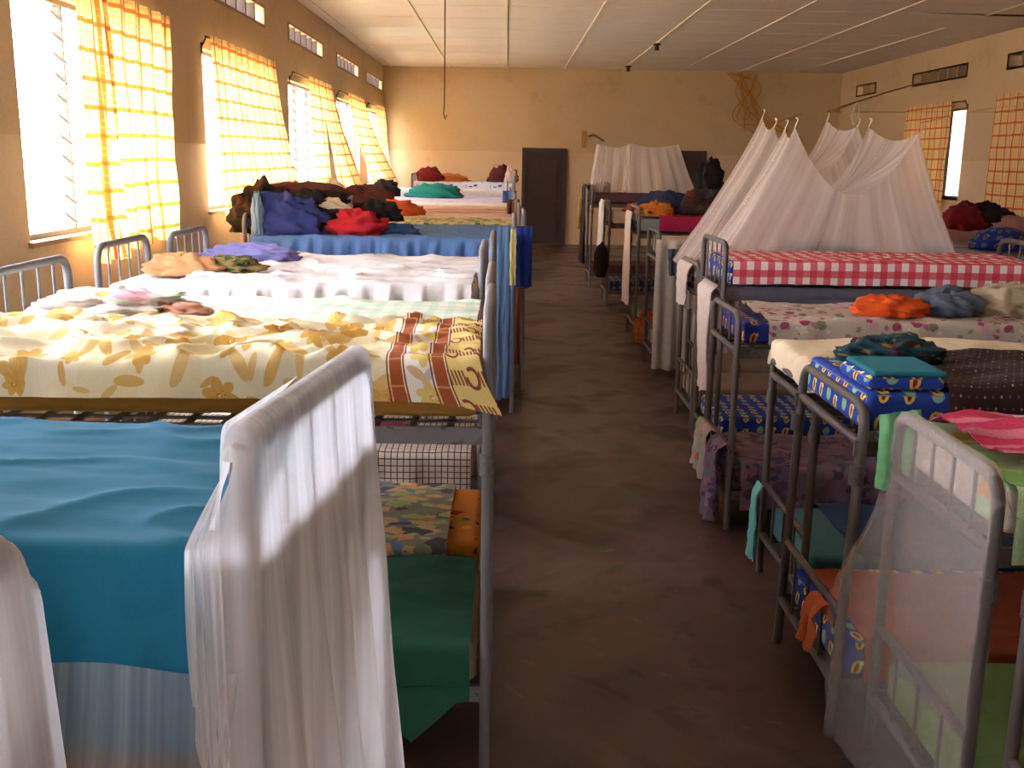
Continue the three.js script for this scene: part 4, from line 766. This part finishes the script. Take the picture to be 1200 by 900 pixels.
// ----- nets thrown over the near end rails -----
const wrap = (v) => v < 0.12 ? { q: 0, o: -0.027 * Math.cos(v / 0.12 * Math.PI), y: 0.027 * Math.sin(v / 0.12 * Math.PI) } : { q: (v - 0.12) / 0.88, o: 0.027, y: 0 };
{ // over the teal bed
  const P = B.L0.P, t = group('mosquito_net', ...P(0, 0.1, 0.38), 'white net draped over the end rail of the teal bed', 'mosquito net', 'white mosquito nets');
  const W = B.L0.W, hp = (w) => 1.55 - 0.03 * (1 - Math.sqrt(Math.max(0, 1 - Math.pow(clamp((0.03 - Math.min(w, W - w)) / 0.03, 0, 1), 2))));
  const outer = cloth(150, 64, (u, v) => {          // aisle side fall, wrapped round both posts
    const wv = wrap(v), q = wv.q, arc = lerp(-0.1, W + 0.1, u), w = clamp(arc, 0, W), top = hp(w) + wv.y;
    const past = arc < 0 ? -arc : arc > W ? arc - W : 0, turn = Math.min(1, past / 0.05), inb = Math.max(0, past - 0.05);
    const fold = (0.006 + 0.03 * q) * (Math.sin(u * 37 + 2 * N(u * 5, q * 1.5, 3)) + 0.8 * N(u * 20, q * 2, 5)) * smooth(0.03, 0.35, q);
    const out = (wv.o + 0.05 * q + fold) * Math.cos(turn * 1.57) - inb * smooth(0, 0.1, q);
    const ww = w + (arc < 0 ? -1 : arc > W ? 1 : 0) * ((0.026 + 0.03 * q) * Math.sin(turn * 1.57) + Math.abs(fold) * 0.6 * turn) + (u - 0.5) * 0.05 * q;
    const p = P(-out, lerp(top, 0.06, q), ww); return [...p, arc, q];
  }, 0);
  const inner = cloth(90, 60, (u, v) => {          // falls over the bed's corner and down its near side
    const A = [0.03, hp(lerp(0.4, 0.0, u)) + 0.022, lerp(0.4, 0.0, u)], M1 = [lerp(0.075, 0.02, u), B.L0.upTop + 0.035, -0.045], E2 = [lerp(0.06, 0.0, u), lerp(1.12, 0.12, smooth(0.1, 0.9, u)), -0.075];
    const t = v < 0.4 ? v / 0.4 : (v - 0.4) / 0.6, a = v < 0.4 ? A : M1, b = v < 0.4 ? M1 : E2;
    const f = 0.014 * Math.sin(u * 22 + v * 3) * v;
    const p = P(lerp(a[0], b[0], t) + f * 0.5, lerp(a[1], b[1], v < 0.4 ? t * t * 0.6 + t * 0.4 : t) + (v < 0.4 ? f * 0.5 : 0), lerp(a[2], b[2], t) - (v > 0.4 ? Math.abs(f) + 0.01 * t : 0)); return [...p, u, v];
  }, 0);
  const side = cloth(120, 40, (u, v) => {           // along the near side below the teal sheet
    const s = lerp(0.0, 1.3, u), q = v, fold = Math.sin((u * 9 + q * 2.2) * 3 + 2 * N(u * 4, q * 2, 9)) + 0.8 * Math.pow(clamp(ridge(u * 7 + q * 3, q * 1.2, 4), 0, 1), 2);
    const p = P(s + 0.12 * q * (1 - u), lerp(1.16, 0.1, q), -0.045 - 0.02 * q - 0.02 * fold * (0.3 + q)); return [...p, s, q];
  }, 0);
  addPart(t, 'outer_fall', outer, M.netDense); addPart(t, 'inner_fall', inner, M.netDense); addPart(t, 'side_fall', side, M.netSide);
}
{ // over the bed nearest the back wall
  const P = B.L00.P, W = B.L00.W, t = group('mosquito_net', ...P(0, 0.1, 0.36), 'greyish net over the rounded end rail nearest the back wall', 'mosquito net', 'white mosquito nets');
  const hp = (w) => 1.55 - 0.09 * (1 - Math.sqrt(Math.max(0, 1 - Math.pow(clamp((0.09 - Math.min(w, W - w)) / 0.09, 0, 1), 2))));
  for (const [n, sg] of [['outer_fall', -1], ['inner_fall', 1]]) addPart(t, n, cloth(90, 40, (u, v) => {
    const w = lerp(-0.03, W + 0.05, u), wv = wrap(v), q = wv.q, top = hp(clamp(w, 0, W)) + wv.y;
    const out = wv.o + 0.05 * q + (0.02 * q) * (Math.sin(u * 24 + 2 * N(u * 4, q, 2)) + N(u * 12, q * 2, 8));
    const p = P(sg * out, lerp(top, sg < 0 ? 0.06 : 0.5, q), w > W ? W + 0.022 + 0.06 * q : w); return [...p, w, q];
  }, 0), M.netDense);
}
{ // over the towel bed
  const P = B.R0.P, W = B.R0.W, t = group('mosquito_net', ...P(0, 0.02, 0.35), 'thin grey net draped over the end rail of the pink towel bed', 'mosquito net', 'white mosquito nets');
  const hp = (w) => 1.21 - 0.09 * (1 - Math.sqrt(Math.max(0, 1 - Math.pow(clamp((0.09 - Math.min(w, W - w)) / 0.09, 0, 1), 2))));
  addPart(t, 'outer_fall', cloth(110, 50, (u, v) => {
    const w = lerp(-0.04, W + 0.05, u), wv = wrap(v), q = wv.q, top = hp(clamp(w, 0, W)) + wv.y, belly = 0.13 * Math.sin(q * 2.6) * smooth(0.1, 0.5, q) * smooth(0.0, 0.7, u);
    const out = wv.o + belly + 0.012 * q * (Math.sin(u * 15 + 2 * N(u * 4, q * 2, 3)) + 1.5 * N(u * 12, q * 2, 6));
    const p = P(-out, lerp(top, 0.02, q), w > W ? W + 0.024 + 0.04 * q : w < 0 ? -0.026 : w); return [...p, w, q];
  }, 0), M.netPlain);
  addPart(t, 'inner_fall', cloth(90, 50, (u, v) => {      // the net hangs double, its second layer on the bed side of the rail
    const w = lerp(0.03, W - 0.03, u), wv = wrap(v), q = wv.q, top = hp(clamp(w, 0, W)) + wv.y * 1.1;
    return [...P(wv.o * 1.1 + 0.012 * q * (1 + Math.sin(u * 19 + 3 * N(u * 3, q * 2, 4))), lerp(top, q < 1 ? 0.12 : 0.12, q), w), w, q];
  }, 0), M.netPlain);
}

// ----- cords, pole and small fittings -----
thing('hanging_cord', tube([[-0.6, 4.1, -10], [-0.6, 3.3, -10], [-0.605, 2.5, -10], [-0.61, 2.4, -10], [-0.59, 2.36, -10], [-0.58, 2.4, -10]], 0.006, 5, 40), M.cordDark, 'thin cord with a hooked end hanging from the ceiling', 'cord');
{
  const o = group('rope', 2.76, 2.4, -9.1, 'taut yellow rope from the rear net to the side wall', 'rope');
  addPart(o, 'rope', tube([[2.76, 2.45, -9.1], [4.6, 2.86, -13.1], [XR - 0.01, 3.55, -20.3]], 0.011, 6, 30), M.wood);
  addPart(o, 'loop', tube([[3.42, 2.6, -10.4], [3.38, 2.45, -10.4], [3.42, 2.38, -10.4], [3.45, 2.47, -10.4], [3.44, 2.6, -10.4]], 0.008, 5), M.cord, 'white string loop');
}
for (const [x, y, z, lab] of [[2.935, 2.3, -7.5, 'thin line from the large net to the side wall'], [2.64, 2.42, -8.75, 'thin line from the rear net to the side wall']])
  thing('net_line', tube([[x, y, z], [5.2, 2.62, z - 3.5], [XR - 0.01, 2.8, z - 7]], 0.0022, 4, 30), M.cord, lab, 'line');
{
  const o = group('cable_tangle', 5.6, 3.2, ZF + 0.03, 'tangle of orange cable strung on the far wall near the corner', 'cable');
  for (let i = 0; i < 9; i++) addPart(o, 'cable', tube([[5.5 + rr(-0.4, 0.5), HC - 0.04, ZF + 0.03], [5.7 + rr(-0.4, 0.4), rr(3.4, 3.9), ZF + 0.04], [5.8 + rr(-0.5, 0.6), rr(2.9, 3.4), ZF + 0.04], [6.2 + rr(-0.8, 1.0), rr(2.5, 3.2), ZF + 0.03]], 0.012, 5, 24), M.orangeCord);
}
for (const [x, d, lab] of [[2.67, 19.4, 'ceiling lamp holder without a bulb on the batten'], [2.67, 23.9, 'small dark lamp holder close to the far wall']]) {
  const o = group('lamp_holder', x, HC - 0.13, -d, lab, 'lamp holder');
  part('base', new THREE.CylinderGeometry(0.07, 0.07, 0.03, 16).translate(0, 0.103, 0), M.rod, o); part('socket', new THREE.CylinderGeometry(0.035, 0.045, 0.09, 12).translate(0, 0.045, 0), M.rod, o);
}
{
  const o = group('wall_lamp_bracket', 1.82, 2.4, ZF, 'bent wall lamp bracket beside the dark door', 'bracket');
  part('plate', bx(-0.06, 0.06, -0.1, 0.3, 0, 0.03), S({ color: '#b58a4a' }), o); part('arm', tube([[0.12, 0.18, 0.02], [0.2, 0.2, 0.14], [0.34, 0.12, 0.3], [0.44, 0.05, 0.34]], 0.022, 6), M.rod, o);
}
renderer.render(scene, camera);
